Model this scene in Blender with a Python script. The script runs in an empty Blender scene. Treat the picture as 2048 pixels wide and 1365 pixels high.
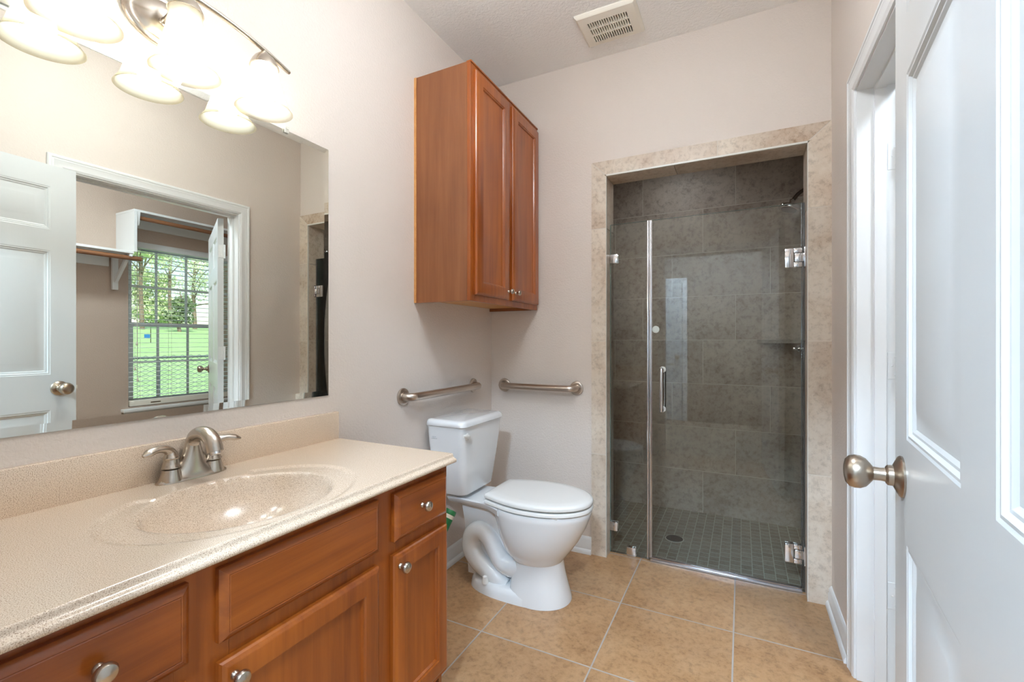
import bpy, bmesh, math, random
from mathutils import Vector, Matrix, Euler
random.seed(7)
PI = math.pi
C = bpy.context.scene.collection
sc = bpy.context.scene

# ------------------------------------------------------------------ camera, world, lights, exposure
cam_d = bpy.data.cameras.new('camera')
cam_d.sensor_width = 36.0
cam_d.lens = 36.0 * 910 / 2048
cam_d.clip_start = 0.01
cam_d.clip_end = 500
cam = bpy.data.objects.new('camera', cam_d)
C.objects.link(cam)
cam.location = (0, 0, 1.182)
cam.rotation_euler = (PI / 2, 0, math.radians(26.8))
sc.camera = cam

sc.view_settings.view_transform = 'Standard'
sc.view_settings.look = 'None'
sc.view_settings.gamma = 1.0
sc.view_settings.use_curve_mapping = False
sc.view_settings.exposure = 0.98
sc.cycles.max_bounces = 14
sc.cycles.diffuse_bounces = 6
sc.cycles.glossy_bounces = 6
sc.cycles.transmission_bounces = 8
sc.cycles.transparent_max_bounces = 24
sc.cycles.sample_clamp_indirect = 20.0
sc.cycles.caustics_reflective = False
sc.cycles.caustics_refractive = False

BULB_STRENGTH = 40.0
GLOBE_FILL_STRENGTH = 19.5
HALL_FILL_STRENGTH = 170.0
CLOSET_FILL_STRENGTH = 62.0
SHOWER_FILL_STRENGTH = 22.0
world = bpy.data.worlds.new('sky')
sc.world = world
world.use_nodes = True
wn = world.node_tree.nodes
sky = wn.new('ShaderNodeTexSky')
sky.sky_type = 'NISHITA'
sky.sun_disc = False
sky.sun_elevation = math.radians(50)
sky.sun_rotation = math.radians(270)
world.node_tree.links.new(sky.outputs[0], wn['Background'].inputs[0])
wn['Background'].inputs[1].default_value = 0.17
sun_d = bpy.data.lights.new('sun', 'SUN')
sun_d.energy = 2.7
sun_d.angle = 0.02
sun_d.color = (1, 0.95, 0.86)
sun = bpy.data.objects.new('sun', sun_d)
C.objects.link(sun)
sun.location = (-6, -4, 12)
sun.rotation_euler = Vector((-0.62, -0.35, 0.75)).to_track_quat('Z', 'Y').to_euler()


# ------------------------------------------------------------------ mesh helpers (world coordinates)
def nb():
    return bmesh.new()


def box(bm, x0, x1, y0, y1, z0, z1, bev=0.0, seg=2, mat=None):
    r = bmesh.ops.create_cube(bm, size=1.0)
    vs = r['verts']
    bmesh.ops.scale(bm, vec=(x1 - x0, y1 - y0, z1 - z0), verts=vs)
    bmesh.ops.translate(bm, vec=((x0 + x1) / 2, (y0 + y1) / 2, (z0 + z1) / 2), verts=vs)
    if bev > 0:
        es = list({e for v in vs for e in v.link_edges})
        rb = bmesh.ops.bevel(bm, geom=es, offset=bev, segments=seg, affect='EDGES', profile=0.5)
        vs = list({v for f in rb['faces'] for v in f.verts} | {v for v in vs if v.is_valid})
    if mat is not None:
        bmesh.ops.transform(bm, matrix=mat, verts=[v for v in vs if v.is_valid])
    return vs


def loft(bm, rings, cap0=True, cap1=True, closed=True):
    L = [[bm.verts.new(p) for p in r] for r in rings]
    n = len(L[0])
    for a, b in zip(L, L[1:]):
        for i in range(n if closed else n - 1):
            j = (i + 1) % n
            try:
                bm.faces.new((a[i], a[j], b[j], b[i]))
            except ValueError:
                pass
    if cap0:
        bm.faces.new(list(reversed(L[0])))
    if cap1:
        bm.faces.new(L[-1])
    return L


def frame_of(d):
    d = Vector(d).normalized()
    a = Vector((0, 0, 1)) if abs(d.z) < 0.9 else Vector((1, 0, 0))
    u = a.cross(d).normalized()
    return u, d.cross(u).normalized(), d


def lathe(bm, prof, o, d=(0, 0, 1), seg=32, cap0=True, cap1=True, sx=1.0, sy=1.0):
    u, v, w = frame_of(d)
    o = Vector(o)
    rings = []
    for r, h in prof:
        r = max(r, 1e-5)
        rings.append([o + w * h + u * (r * sx * math.cos(2 * PI * k / seg)) + v * (r * sy * math.sin(2 * PI * k / seg)) for k in range(seg)])
    loft(bm, rings, cap0, cap1)


def smooth_path(pts, n=8):
    P = [Vector(p) for p in pts]
    if len(P) < 3:
        return P
    out = []
    for i in range(len(P) - 1):
        p0 = P[i - 1] if i else P[0] * 2 - P[1]
        p1, p2 = P[i], P[i + 1]
        p3 = P[i + 2] if i + 2 < len(P) else P[-1] * 2 - P[-2]
        for k in range(n):
            t = k / n
            out.append(0.5 * ((2 * p1) + (-p0 + p2) * t + (2 * p0 - 5 * p1 + 4 * p2 - p3) * t * t + (-p0 + 3 * p1 - 3 * p2 + p3) * t ** 3))
    out.append(P[-1])
    return out


def lerp_list(vals, m):
    if not isinstance(vals, (list, tuple)):
        return [vals] * m
    out = []
    for i in range(m):
        t = i / (m - 1) * (len(vals) - 1)
        k = min(int(t), len(vals) - 2)
        out.append(vals[k] + (vals[k + 1] - vals[k]) * (t - k))
    return out


def tube(bm, pts, rad, seg=16, n=8, flat=1.0, up=None, cap=True):
    P = smooth_path(pts, n) if n else [Vector(p) for p in pts]
    R = lerp_list(rad, len(P))
    F = lerp_list(flat, len(P))
    T = [(P[min(i + 1, len(P) - 1)] - P[max(i - 1, 0)]).normalized() for i in range(len(P))]
    u = Vector(up) if up else frame_of(T[0])[0]
    rings = []
    for p, t, r, f in zip(P, T, R, F):
        u = (u - t * u.dot(t)).normalized()
        v = t.cross(u)
        rings.append([p + u * (r * f * math.cos(2 * PI * k / seg)) + v * (r * math.sin(2 * PI * k / seg)) for k in range(seg)])
    loft(bm, rings, cap, cap)


def bar(bm, a, b, w, h=None, up=(0, 0, 1)):
    a, b = Vector(a), Vector(b)
    h = h or w
    d = (b - a).normalized()
    u = Vector(up).cross(d)
    u = u.normalized() if u.length > 1e-4 else frame_of(d)[0]
    v = d.cross(u)
    loft(bm, [[p + u * (sx * w / 2) + v * (sy * h / 2) for sx, sy in ((-1, -1), (1, -1), (1, 1), (-1, 1))] for p in (a, b)])


def prism(bm, poly, axis, lo, hi):
    def P(a, b, c):
        return {'x': (c, a, b), 'y': (a, c, b), 'z': (a, b, c)}[axis]
    loft(bm, [[P(a, b, lo) for a, b in poly], [P(a, b, hi) for a, b in poly]])


def rect_loft(bm, M, u0, u1, v0, v1, rings, cap0=True, cap1=True):
    """nested rectangles: rings = (inset, depth); M maps (u, v, depth) to space"""
    R = []
    for i, w in rings:
        R.append([M(u0 + i, v0 + i, w), M(u1 - i, v0 + i, w), M(u1 - i, v1 - i, w), M(u0 + i, v1 - i, w)])
    loft(bm, R, cap0, cap1)


def superellipse(cx, cy, a, b, z, n=40, p=2.0):
    out = []
    for k in range(n):
        t = 2 * PI * k / n
        c, s = math.cos(t), math.sin(t)
        out.append((cx + a * math.copysign(abs(c) ** (2 / p), c), cy + b * math.copysign(abs(s) ** (2 / p), s), z))
    return out


def root_loc(o):
    v = Vector((0, 0, 0))
    while o is not None:
        v += o.location
        o = o.parent
    return v


def obj(name, bm, mat, parent=None, smooth=True, angle=35, fix=True, mats=None):
    if fix:
        bmesh.ops.recalc_face_normals(bm, faces=bm.faces[:])
    off = root_loc(parent)
    if off.length > 0:
        bmesh.ops.translate(bm, vec=-off, verts=bm.verts[:])
    me = bpy.data.meshes.new(name)
    bm.to_mesh(me)
    bm.free()
    for m in ([mat] + (mats or [])):
        me.materials.append(m)
    if smooth:
        me.shade_smooth()
        me.set_sharp_from_angle(angle=math.radians(angle))
    o = bpy.data.objects.new(name, me)
    C.objects.link(o)
    if parent:
        o.parent = parent
    return o


def tag(o, label, cat, group=None, kind=None):
    o['label'] = label
    o['category'] = cat
    if group:
        o['group'] = group
    if kind:
        o['kind'] = kind
    return o


def thing(name, label, cat, loc=(0, 0, 0), group=None, kind=None):
    o = bpy.data.objects.new(name, None)
    o.empty_display_size = 0.05
    C.objects.link(o)
    o.location = loc
    return tag(o, label, cat, group, kind)


def struct(name, bm, mat, label, cat, **k):
    return tag(obj(name, bm, mat, None, **k), label, cat, None, 'structure')


# ------------------------------------------------------------------ materials
def srgb(r, g, b):
    f = lambda c: (c / 255 / 12.92) if c / 255 <= 0.04045 else ((c / 255 + 0.055) / 1.055) ** 2.4
    return (f(r), f(g), f(b), 1)


class NT:
    def __init__(self, name):
        self.m = bpy.data.materials.new(name)
        self.m.use_nodes = True
        self.t = self.m.node_tree
        self.b = self.t.nodes['Principled BSDF']
        self.out = self.t.nodes['Material Output']
        self._co = None

    def n(self, kind, **kw):
        x = self.t.nodes.new(kind)
        for k, v in kw.items():
            setattr(x, k, v)
        return x

    def l(self, a, b):
        self.t.links.new(a, b)

    @property
    def co(self):
        if not self._co:
            self._co = self.n('ShaderNodeTexCoord').outputs['Object']
        return self._co

    def mapped(self, scale=(1, 1, 1), src=None, loc=(0, 0, 0)):
        mp = self.n('ShaderNodeMapping')
        mp.inputs['Scale'].default_value = scale
        mp.inputs['Location'].default_value = loc
        self.l(src or self.co, mp.inputs['Vector'])
        return mp.outputs[0]

    def math(self, op, a, b=None, c=None):
        x = self.n('ShaderNodeMath', operation=op)
        for i, v in enumerate((a, b, c)):
            if v is None:
                continue
            if isinstance(v, (int, float)):
                x.inputs[i].default_value = v
            else:
                self.l(v, x.inputs[i])
        return x.outputs[0]

    def noise(self, scale, detail=4, rough=0.6, vec=None, dist=0.0):
        x = self.n('ShaderNodeTexNoise')
        x.inputs['Scale'].default_value = scale
        x.inputs['Detail'].default_value = detail
        x.inputs['Roughness'].default_value = rough
        x.inputs['Distortion'].default_value = dist
        self.l(vec or self.co, x.inputs['Vector'])
        return x.outputs['Fac']

    def ramp(self, fac, stops):
        x = self.n('ShaderNodeValToRGB')
        e = x.color_ramp.elements
        while len(e) < len(stops):
            e.new(0.5)
        for i, (p, c) in enumerate(stops):
            e[i].position = p
            e[i].color = c
        self.l(fac, x.inputs[0])
        return x.outputs[0]

    def mix(self, fac, a, b, blend='MIX'):
        x = self.n('ShaderNodeMix', data_type='RGBA', blend_type=blend)
        for s, v in ((0, fac), (6, a), (7, b)):
            if isinstance(v, (int, float)):
                x.inputs[s].default_value = v
            elif isinstance(v, tuple):
                x.inputs[s].default_value = v
            else:
                self.l(v, x.inputs[s])
        return x.outputs[2]

    def bump(self, h, strength=0.3, dist=0.002):
        x = self.n('ShaderNodeBump')
        x.inputs['Strength'].default_value = strength
        x.inputs['Distance'].default_value = dist
        self.l(h, x.inputs['Height'])
        self.l(x.outputs[0], self.b.inputs['Normal'])

    def set(self, **k):
        for a, v in k.items():
            s = self.b.inputs[a.replace('_', ' ')]
            if hasattr(v, 'is_linked'):
                self.l(v, s)
            else:
                s.default_value = v
        return self.m

    def tiles(self, ua, va, pu, pv, ou=0, ov=0, stag=0.0, nmod=1, grout=0.003):
        """returns (tile mask 0 in the joint, random per tile)"""
        sep = self.n('ShaderNodeSeparateXYZ')
        self.l(self.co, sep.inputs[0])
        u = sep.outputs['XYZ'.index(ua)]
        v = sep.outputs['XYZ'.index(va)]
        vv = self.math('DIVIDE', self.math('SUBTRACT', v, ov), pv)
        row = self.math('FLOOR', vv)
        fv = self.math('SUBTRACT', vv, row)
        m = self.math('FLOORED_MODULO', row, nmod)
        uu = self.math('DIVIDE', self.math('SUBTRACT', self.math('SUBTRACT', u, ou), self.math('MULTIPLY', m, stag)), pu)
        col = self.math('FLOOR', uu)
        fu = self.math('SUBTRACT', uu, col)
        du = self.math('MULTIPLY', self.math('MINIMUM', fu, self.math('SUBTRACT', 1.0, fu)), pu)
        dv = self.math('MULTIPLY', self.math('MINIMUM', fv, self.math('SUBTRACT', 1.0, fv)), pv)
        d = self.math('MINIMUM', du, dv)
        mr = self.n('ShaderNodeMapRange', interpolation_type='SMOOTHSTEP')
        self.l(d, mr.inputs[0])
        mr.inputs[1].default_value = grout * 0.35
        mr.inputs[2].default_value = grout * 0.65
        cb = self.n('ShaderNodeCombineXYZ')
        self.l(col, cb.inputs[0])
        self.l(row, cb.inputs[1])
        wnz = self.n('ShaderNodeTexWhiteNoise', noise_dimensions='3D')
        self.l(cb.outputs[0], wnz.inputs['Vector'])
        return mr.outputs[0], wnz.outputs['Value'], wnz.outputs['Color']


def plain(name, col, rough=0.5, metal=0.0, **k):
    t = NT(name)
    return t.set(Base_Color=col, Roughness=rough, Metallic=metal, **k)


def paint(name, col, scale=120, strength=0.35, rough=0.6, dist=0.003):
    t = NT(name)
    n = t.noise(scale, 3, 0.55, dist=0.4)
    r = t.ramp(n, [(0.35, (0, 0, 0, 1)), (0.62, (1, 1, 1, 1))])
    t.bump(r, strength, dist)
    v = t.noise(1.7, 2)
    c = t.mix(t.math('MULTIPLY', v, 0.10), col, tuple(x * 0.9 for x in col[:3]) + (1,))
    return t.set(Base_Color=c, Roughness=rough)


def wood(name, axis='Z', dark=(116, 50, 10), mid=(154, 78, 20), light=(182, 102, 34), rough=0.32, cross=38.0):
    t = NT(name)
    s = [cross, cross, cross]
    s['XYZ'.index(axis)] = 1.6
    g = t.noise(1.0, 6, 0.65, t.mapped(tuple(s)), 0.6)
    s2 = [6.0, 6.0, 6.0]
    s2['XYZ'.index(axis)] = 1.8
    blotch = t.noise(1.0, 3, 0.5, t.mapped(tuple(s2), loc=(3, 1, 2)), 0.4)
    c = t.ramp(g, [(0.28, srgb(*dark)), (0.52, srgb(*mid)), (0.78, srgb(*light))])
    c2 = t.ramp(blotch, [(0.3, srgb(*dark)), (0.7, srgb(*light))])
    c = t.mix(0.42, c, c2)
    t.bump(g, 0.06, 0.001)
    t.set(Coat_Weight=0.35, Coat_Roughness=0.18)
    return t.set(Base_Color=c, Roughness=rough)


def stone_cols(t, base, dark, light, rnd=None, scale=7.0, vein=1.0):
    a = t.noise(scale, 8, 0.72, dist=0.35)
    b = t.noise(scale * 0.35, 4, 0.6, t.mapped(loc=(4, 7, 2)), 0.3)
    c = t.ramp(a, [(0.30, srgb(*dark)), (0.47, srgb(*base)), (0.66, srgb(*light))])
    d = t.ramp(b, [(0.33, srgb(*dark)), (0.52, srgb(*base)), (0.72, srgb(*light))])
    c = t.mix(0.5, c, d)
    f = t.noise(scale * 7, 6, 0.75, dist=0.2)
    c = t.mix(0.35 * vein, c, t.ramp(f, [(0.36, srgb(*[x * 0.62 for x in dark])), (0.5, srgb(*base)), (0.7, srgb(*light))]), 'MIX')
    if rnd is not None:
        k = t.math('ADD', 0.86, t.math('MULTIPLY', rnd, 0.22))
        c = t.mix(1.0, c, t.mix(k, (0, 0, 0, 1), (1, 1, 1, 1)), 'MULTIPLY')
    return c, a


def tile_mat(name, base, dark, light, grout_col, tiles_args, scale=7.0, rough=0.35, gw=0.004, bumpd=0.0015, vein=1.0):
    t = NT(name)
    mask, rnd, rcol = t.tiles(*tiles_args, grout=gw)
    off = t.n('ShaderNodeVectorMath', operation='MULTIPLY_ADD')
    t.l(rcol, off.inputs[0])
    off.inputs[1].default_value = (9, 9, 9)
    t.l(t.co, off.inputs[2])
    t._co = off.outputs[0]
    c, h = stone_cols(t, base, dark, light, rnd, scale, vein)
    c = t.mix(mask, srgb(*grout_col), c)
    hh = t.math('ADD', mask, t.math('MULTIPLY', h, 0.25))
    t.bump(hh, 0.5, bumpd)
    r = t.math('SUBTRACT', 0.85, t.math('MULTIPLY', mask, 0.85 - rough))
    return t.set(Base_Color=c, Roughness=r)


M = {}
M['wall'] = paint('warm_beige_paint', srgb(222, 213, 205), 105, 0.24)
M['wall_closet'] = paint('closet_taupe_paint', srgb(196, 178, 164), 105, 0.35)
M['ceiling'] = paint('ceiling_white_texture', srgb(246, 246, 245), 70, 0.38, 0.8, 0.004)
M['white'] = plain('white_gloss_trim', srgb(228, 231, 232), 0.32)
M['window_white'] = plain('window_vinyl_white', srgb(240, 244, 246), 0.4)
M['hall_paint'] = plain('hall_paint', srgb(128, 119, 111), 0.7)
M['door'] = None
t = NT('white_moulded_door')
g = t.noise(1.0, 4, 0.6, t.mapped((170, 170, 5.0)), 1.2)
t.bump(g, 0.12, 0.0006)
M['door'] = t.set(Base_Color=srgb(214, 219, 221), Roughness=0.34)
M['floor'] = tile_mat('floor_tile_tan', (174, 135, 95), (128, 83, 47), (194, 160, 124), (166, 158, 150),
                      ('X', 'Y', 0.458, 0.455, -0.488 - 0.458 * 4, 2.455 - 0.4485 * 8 - 0.455 * 0, 0.0, 1), 6.0, 0.38, 0.006)
M['shower_back'] = tile_mat('shower_wall_tile_back', (188, 172, 156), (126, 98, 82), (210, 198, 186), (212, 203, 190),
                            ('X', 'Z', 0.615, 0.306, -0.243 - 0.615 * 4, -0.035, 0.205, 3), 4.5, 0.5, 0.004)
M['shower_side'] = tile_mat('shower_wall_tile_side', (188, 172, 156), (126, 98, 82), (210, 198, 186), (212, 203, 190),
                            ('Y', 'Z', 0.615, 0.306, 2.1, -0.035, 0.205, 3), 4.5, 0.5, 0.004)
M['mosaic'] = tile_mat('shower_mosaic', (164, 150, 130), (122, 102, 82), (184, 172, 152), (204, 202, 186),
                       ('Y', 'X', 0.053, 0.053, 2.53, -1.17, 0.0265, 2), 16.0, 0.4, 0.004)


def island_stone(name, base, dark, light, scale, rough):
    t = NT(name)
    geo = t.n('ShaderNodeNewGeometry')
    rnd = geo.outputs['Random Per Island']
    off = t.n('ShaderNodeVectorMath', operation='ADD')
    cb = t.n('ShaderNodeCombineXYZ')
    t.l(t.math('MULTIPLY', rnd, 17.0), cb.inputs[0])
    t.l(t.math('MULTIPLY', rnd, 31.0), cb.inputs[2])
    t.l(t.co, off.inputs[0])
    t.l(cb.outputs[0], off.inputs[1])
    t._co = off.outputs[0]
    c, h = stone_cols(t, base, dark, light, rnd, scale, 0.8)
    t.bump(h, 0.3, 0.001)
    return t.set(Base_Color=c, Roughness=rough)


M['trim_tile'] = island_stone('travertine_trim', (216, 203, 186), (160, 122, 86), (230, 222, 210), 6.0, 0.42)
M['shelf_tile'] = island_stone('shelf_tile', (178, 166, 152), (140, 120, 104), (200, 188, 174), 6.0, 0.4)
M['grout'] = plain('pale_grout', srgb(214, 206, 194), 0.8)
M['edge_trim'] = plain('satin_edge_trim', srgb(222, 222, 216), 0.35)

t = NT('speckled_solid_surface')
sp = t.noise(620, 2, 0.6)
sp2 = t.noise(380, 3, 0.7, t.mapped(loc=(5, 5, 5)))
c = t.ramp(sp, [(0.33, srgb(156, 131, 108)), (0.47, srgb(226, 205, 182)), (0.72, srgb(238, 226, 208))])
c = t.mix(t.ramp(sp2, [(0.60, (0, 0, 0, 1)), (0.72, (0.5, 0.5, 0.5, 1))]), c, srgb(176, 146, 118))
M['counter'] = t.set(Base_Color=c, Roughness=0.2, Coat_Weight=0.25, Coat_Roughness=0.1)

M['wood_v'] = wood('stained_maple_vertical', 'Z')
M['wood_h'] = wood('stained_maple_horizontal', 'Y')
M['wood_side'] = wood('cabinet_side_veneer', 'Z', (118, 66, 32), (140, 84, 46), (160, 102, 60), 0.4, 30)
M['wood_raw'] = wood('pale_underside_plywood', 'Y', (190, 130, 70), (214, 156, 92), (226, 176, 112), 0.6)
M['rod_wood'] = wood('brown_dowel', 'Y', (110, 70, 44), (140, 92, 60), (156, 108, 72), 0.5)
M['dark'] = plain('dark_recess', srgb(24, 20, 18), 0.8)
t = NT('brushed_nickel')
nn = t.noise(1.0, 2, 0.5, t.mapped((300, 300, 300)))
t.bump(nn, 0.03, 0.0005)
M['nickel'] = t.set(Base_Color=srgb(196, 186, 174), Metallic=1.0, Roughness=0.27)
M['nickel_dark'] = plain('satin_nickel_knob', srgb(176, 164, 150), 0.3, 1.0)
M['chrome'] = plain('chrome', srgb(228, 228, 230), 0.06, 1.0)
M['steel'] = plain('brushed_stainless', srgb(196, 184, 172), 0.3, 1.0)
M['alu'] = plain('satin_aluminium', srgb(206, 208, 214), 0.16, 1.0)
M['mirror'] = plain('mirror_silver', (0.86, 0.865, 0.79, 1), 0.0, 1.0)
M['porcelain'] = plain('white_porcelain', srgb(228, 231, 233), 0.08, 0.0, Coat_Weight=0.5, Coat_Roughness=0.03)
M['seat'] = plain('white_plastic_seat', srgb(230, 231, 229), 0.2)
M['plastic'] = plain('off_white_plastic', srgb(238, 234, 222), 0.4)
M['ink'] = plain('grey_printed_ink', srgb(186, 188, 192), 0.6)
M['brass'] = plain('dull_brass', srgb(96, 76, 36), 0.4, 0.8)
M['green'] = plain('green_print', srgb(30, 120, 66), 0.4)
M['cream'] = plain('cream_paper_label', srgb(226, 222, 206), 0.6)
M['dark_metal'] = plain('dark_bronze_drain', srgb(70, 62, 54), 0.45, 0.8)
M['black'] = plain('black_plastic', srgb(14, 14, 14), 0.5)


def glass_mat(name, tint, rough=0.0, ior=1.5, boost=1.0):
    t = NT(name)
    fr = t.n('ShaderNodeFresnel')
    fr.inputs[0].default_value = ior
    tr = t.n('ShaderNodeBsdfTransparent')
    tr.inputs[0].default_value = tint
    gl = t.n('ShaderNodeBsdfGlossy')
    gl.inputs['Roughness'].default_value = rough
    mx = t.n('ShaderNodeMixShader')
    t.l(t.math('MULTIPLY', fr.outputs[0], boost), mx.inputs[0])
    t.l(tr.outputs[0], mx.inputs[1])
    t.l(gl.outputs[0], mx.inputs[2])
    t.l(mx.outputs[0], t.out.inputs[0])
    return t.m


M['glass'] = glass_mat('shower_glass', (0.945, 0.965, 0.95, 1))
M['glass_edge'] = plain('green_glass_edge', srgb(120, 140, 134), 0.1, 0.0, Alpha=0.75)
M['strip'] = glass_mat('clear_vinyl_strip', (0.72, 0.76, 0.8, 1), 0.12, 1.5, 1.6)
M['pane'] = glass_mat('window_pane', (0.95, 0.98, 0.97, 1))
M['frost'] = plain('frosted_disc', srgb(214, 224, 220), 0.5)

t = NT('alabaster_shade_glass')
tl = t.n('ShaderNodeBsdfTranslucent')
tl.inputs[0].default_value = (0.46, 0.41, 0.33, 1)
df = t.n('ShaderNodeBsdfDiffuse')
df.inputs[0].default_value = (0.50, 0.48, 0.43, 1)
tp = t.n('ShaderNodeBsdfTransparent')
tp.inputs[0].default_value = (1, 0.95, 0.86, 1)
m1 = t.n('ShaderNodeMixShader')
m1.inputs[0].default_value = 0.45
t.l(tl.outputs[0], m1.inputs[1])
t.l(df.outputs[0], m1.inputs[2])
m2 = t.n('ShaderNodeMixShader')
m2.inputs[0].default_value = 0.45
t.l(m1.outputs[0], m2.inputs[1])
t.l(tp.outputs[0], m2.inputs[2])
t.l(m2.outputs[0], t.out.inputs[0])
M['shade'] = t.m


def emit(name, col, s):
    t = NT(name)
    e = t.n('ShaderNodeEmission')
    e.inputs[0].default_value = col
    e.inputs[1].default_value = s
    t.l(e.outputs[0], t.out.inputs[0])
    return t.m


M['bulb'] = emit('lit_bulb', (0.83, 0.93, 1.0, 1), BULB_STRENGTH)
M['hall_fill'] = emit('hall_fill_glow', (0.69, 0.90, 1.12, 1), HALL_FILL_STRENGTH)
M['globe_fill'] = emit('bath_fill_glow', (0.90, 0.95, 1.0, 1), GLOBE_FILL_STRENGTH)
M['closet_fill'] = emit('closet_fill_glow', (0.84, 0.97, 1.1, 1), CLOSET_FILL_STRENGTH)

t = NT('lawn_grass')
c = t.ramp(t.noise(1.2, 5, 0.7), [(0.3, srgb(152, 188, 122)), (0.6, srgb(178, 212, 146)), (0.8, srgb(194, 222, 166))])
M['lawn'] = t.set(Base_Color=c, Roughness=0.9)
M['galv'] = plain('galvanised_wire', srgb(112, 122, 128), 0.5, 0.3)
t = NT('bark')
M['bark'] = t.set(Base_Color=t.ramp(t.noise(3, 4), [(0.3, srgb(100, 84, 72)), (0.7, srgb(160, 142, 126))]), Roughness=0.9)


def leafy(name, a, b):
    t = NT(name)
    geo = t.n('ShaderNodeNewGeometry')
    c = t.ramp(geo.outputs['Random Per Island'], [(0.0, srgb(*a)), (1.0, srgb(*b))])
    t.set(Base_Color=c, Roughness=0.8)
    return t.m


M['leaf_pine'] = leafy('pine_needles', (178, 198, 150), (222, 232, 190))
M['leaf_pale'] = leafy('pale_spring_leaves', (206, 216, 184), (240, 242, 226))
M['leaf_dark'] = leafy('dark_cedar', (112, 130, 100), (156, 172, 130))
M['blue'] = plain('blue_flag', srgb(40, 110, 178), 0.6)
t = NT('pink_brick')
br = t.n('ShaderNodeTexBrick')
sep = t.n('ShaderNodeSeparateXYZ')
cbx = t.n('ShaderNodeCombineXYZ')
t.l(t.co, sep.inputs[0])
t.l(t.math('ADD', sep.outputs[0], sep.outputs[1]), cbx.inputs[0])
t.l(sep.outputs[2], cbx.inputs[1])
t.l(cbx.outputs[0], br.inputs['Vector'])
br.inputs['Scale'].default_value = 5.0
br.inputs['Color1'].default_value = srgb(196, 152, 134)
br.inputs['Color2'].default_value = srgb(178, 136, 120)
br.inputs['Mortar'].default_value = srgb(200, 192, 184)
br.inputs['Mortar Size'].default_value = 0.02
M['brick'] = t.set(Base_Color=br.outputs[0], Roughness=0.9)

# ------------------------------------------------------------------ room shell
XL, XR, YF, YB, ZC = -1.383, 0.357, 0.155, 2.456, 2.743
YS = 3.44            # shower back wall
XS = -1.17           # shower left wall
ZS = -0.02           # shower floor
OX0, OX1, OZ = -0.660, 0.266, 2.082      # shower opening
CY0, CY1, CZ = 1.045, 1.968, 2.065       # closet doorway in the right wall
XC0, XC1 = 0.477, 2.05                   # closet between these
DX0, DX1, DZ = -0.722, 0.176, 2.06       # entry doorway in the front wall
CEIL_L = 'white textured ceiling above the bathroom'

b = nb(); box(b, XL - 0.1, XR + 0.12, YF - 0.12, YB, -0.15, 0); box(b, OX0, OX1, YB, 2.53, -0.15, 0)
struct('floor', b, M['floor'], 'tan stone-look tile floor of the bathroom', 'floor')
b = nb(); box(b, XL - 0.1, XR + 0.12, YF - 0.12, YB + 0.144, ZC, ZC + 0.12)
struct('ceiling', b, M['ceiling'], CEIL_L, 'ceiling')
b = nb(); box(b, XL - 0.1, XL, YF - 0.12, YB + 0.144, 0, ZC)
struct('wall_left', b, M['wall'], 'textured beige wall behind the vanity mirror and toilet', 'wall')
b = nb()
box(b, XR, XC0, YF - 0.12, CY0, 0, ZC); box(b, XR, XC0, CY1, YB + 0.144, 0, ZC); box(b, XR, XC0, CY0, CY1, CZ, ZC)
struct('wall_right', b, M['wall'], 'beige wall holding the closet doorway', 'wall')
b = nb()
box(b, XL, OX0 - 0.008, YB, YB + 0.144, 0, ZC); box(b, OX1 + 0.008, XR, YB, YB + 0.144, 0, ZC); box(b, OX0 - 0.008, OX1 + 0.008, YB, YB + 0.144, OZ + 0.008, ZC)
struct('wall_back', b, M['wall'], 'beige wall holding the shower opening', 'wall')
b = nb()
box(b, XL, DX0, YF - 0.12, YF, 0, ZC); box(b, DX1, XR, YF - 0.12, YF, 0, ZC); box(b, DX0, DX1, YF - 0.12, YF, DZ, ZC)
struct('wall_front', b, M['wall'], 'beige wall with the entry doorway, seen reflected in the shower glass', 'wall')

# shower alcove
b = nb(); box(b, XS - 0.1, XR + 0.12, YS, YS + 0.1, -0.15, 2.6)
struct('wall_shower_back', b, M['shower_back'], 'brown stone tile wall at the back of the shower', 'wall')
b = nb(); box(b, XS - 0.1, XS, YB + 0.144, YS, -0.15, 2.6)
struct('wall_shower_left', b, M['shower_side'], 'stone tile wall at the far left side of the shower', 'wall')
b = nb(); box(b, XR, XR + 0.12, YB + 0.144, YS, -0.15, 2.6)
struct('wall_shower_right', b, M['shower_side'], 'stone tile wall carrying the shower head', 'wall')
b = nb(); box(b, XS, XR, 2.53, YS, -0.15, ZS)
struct('floor_shower', b, M['mosaic'], 'small square mosaic floor of the shower', 'floor')
b = nb(); box(b, XS - 0.1, XR + 0.12, YB + 0.144, YS + 0.1, 2.44, 2.56)
struct('ceiling_shower', b, M['shower_back'], 'tiled ceiling inside the shower', 'ceiling')

# tile surround of the shower opening, with mitred corners and the reveal
b = nb()
g = 0.0022
ox0, ox1, oz = -0.743, XR, 2.166
yf0, yf1 = YB - 0.009, YB


def quadprism(pts):
    prism(b, pts, 'y', yf0, yf1)


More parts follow.
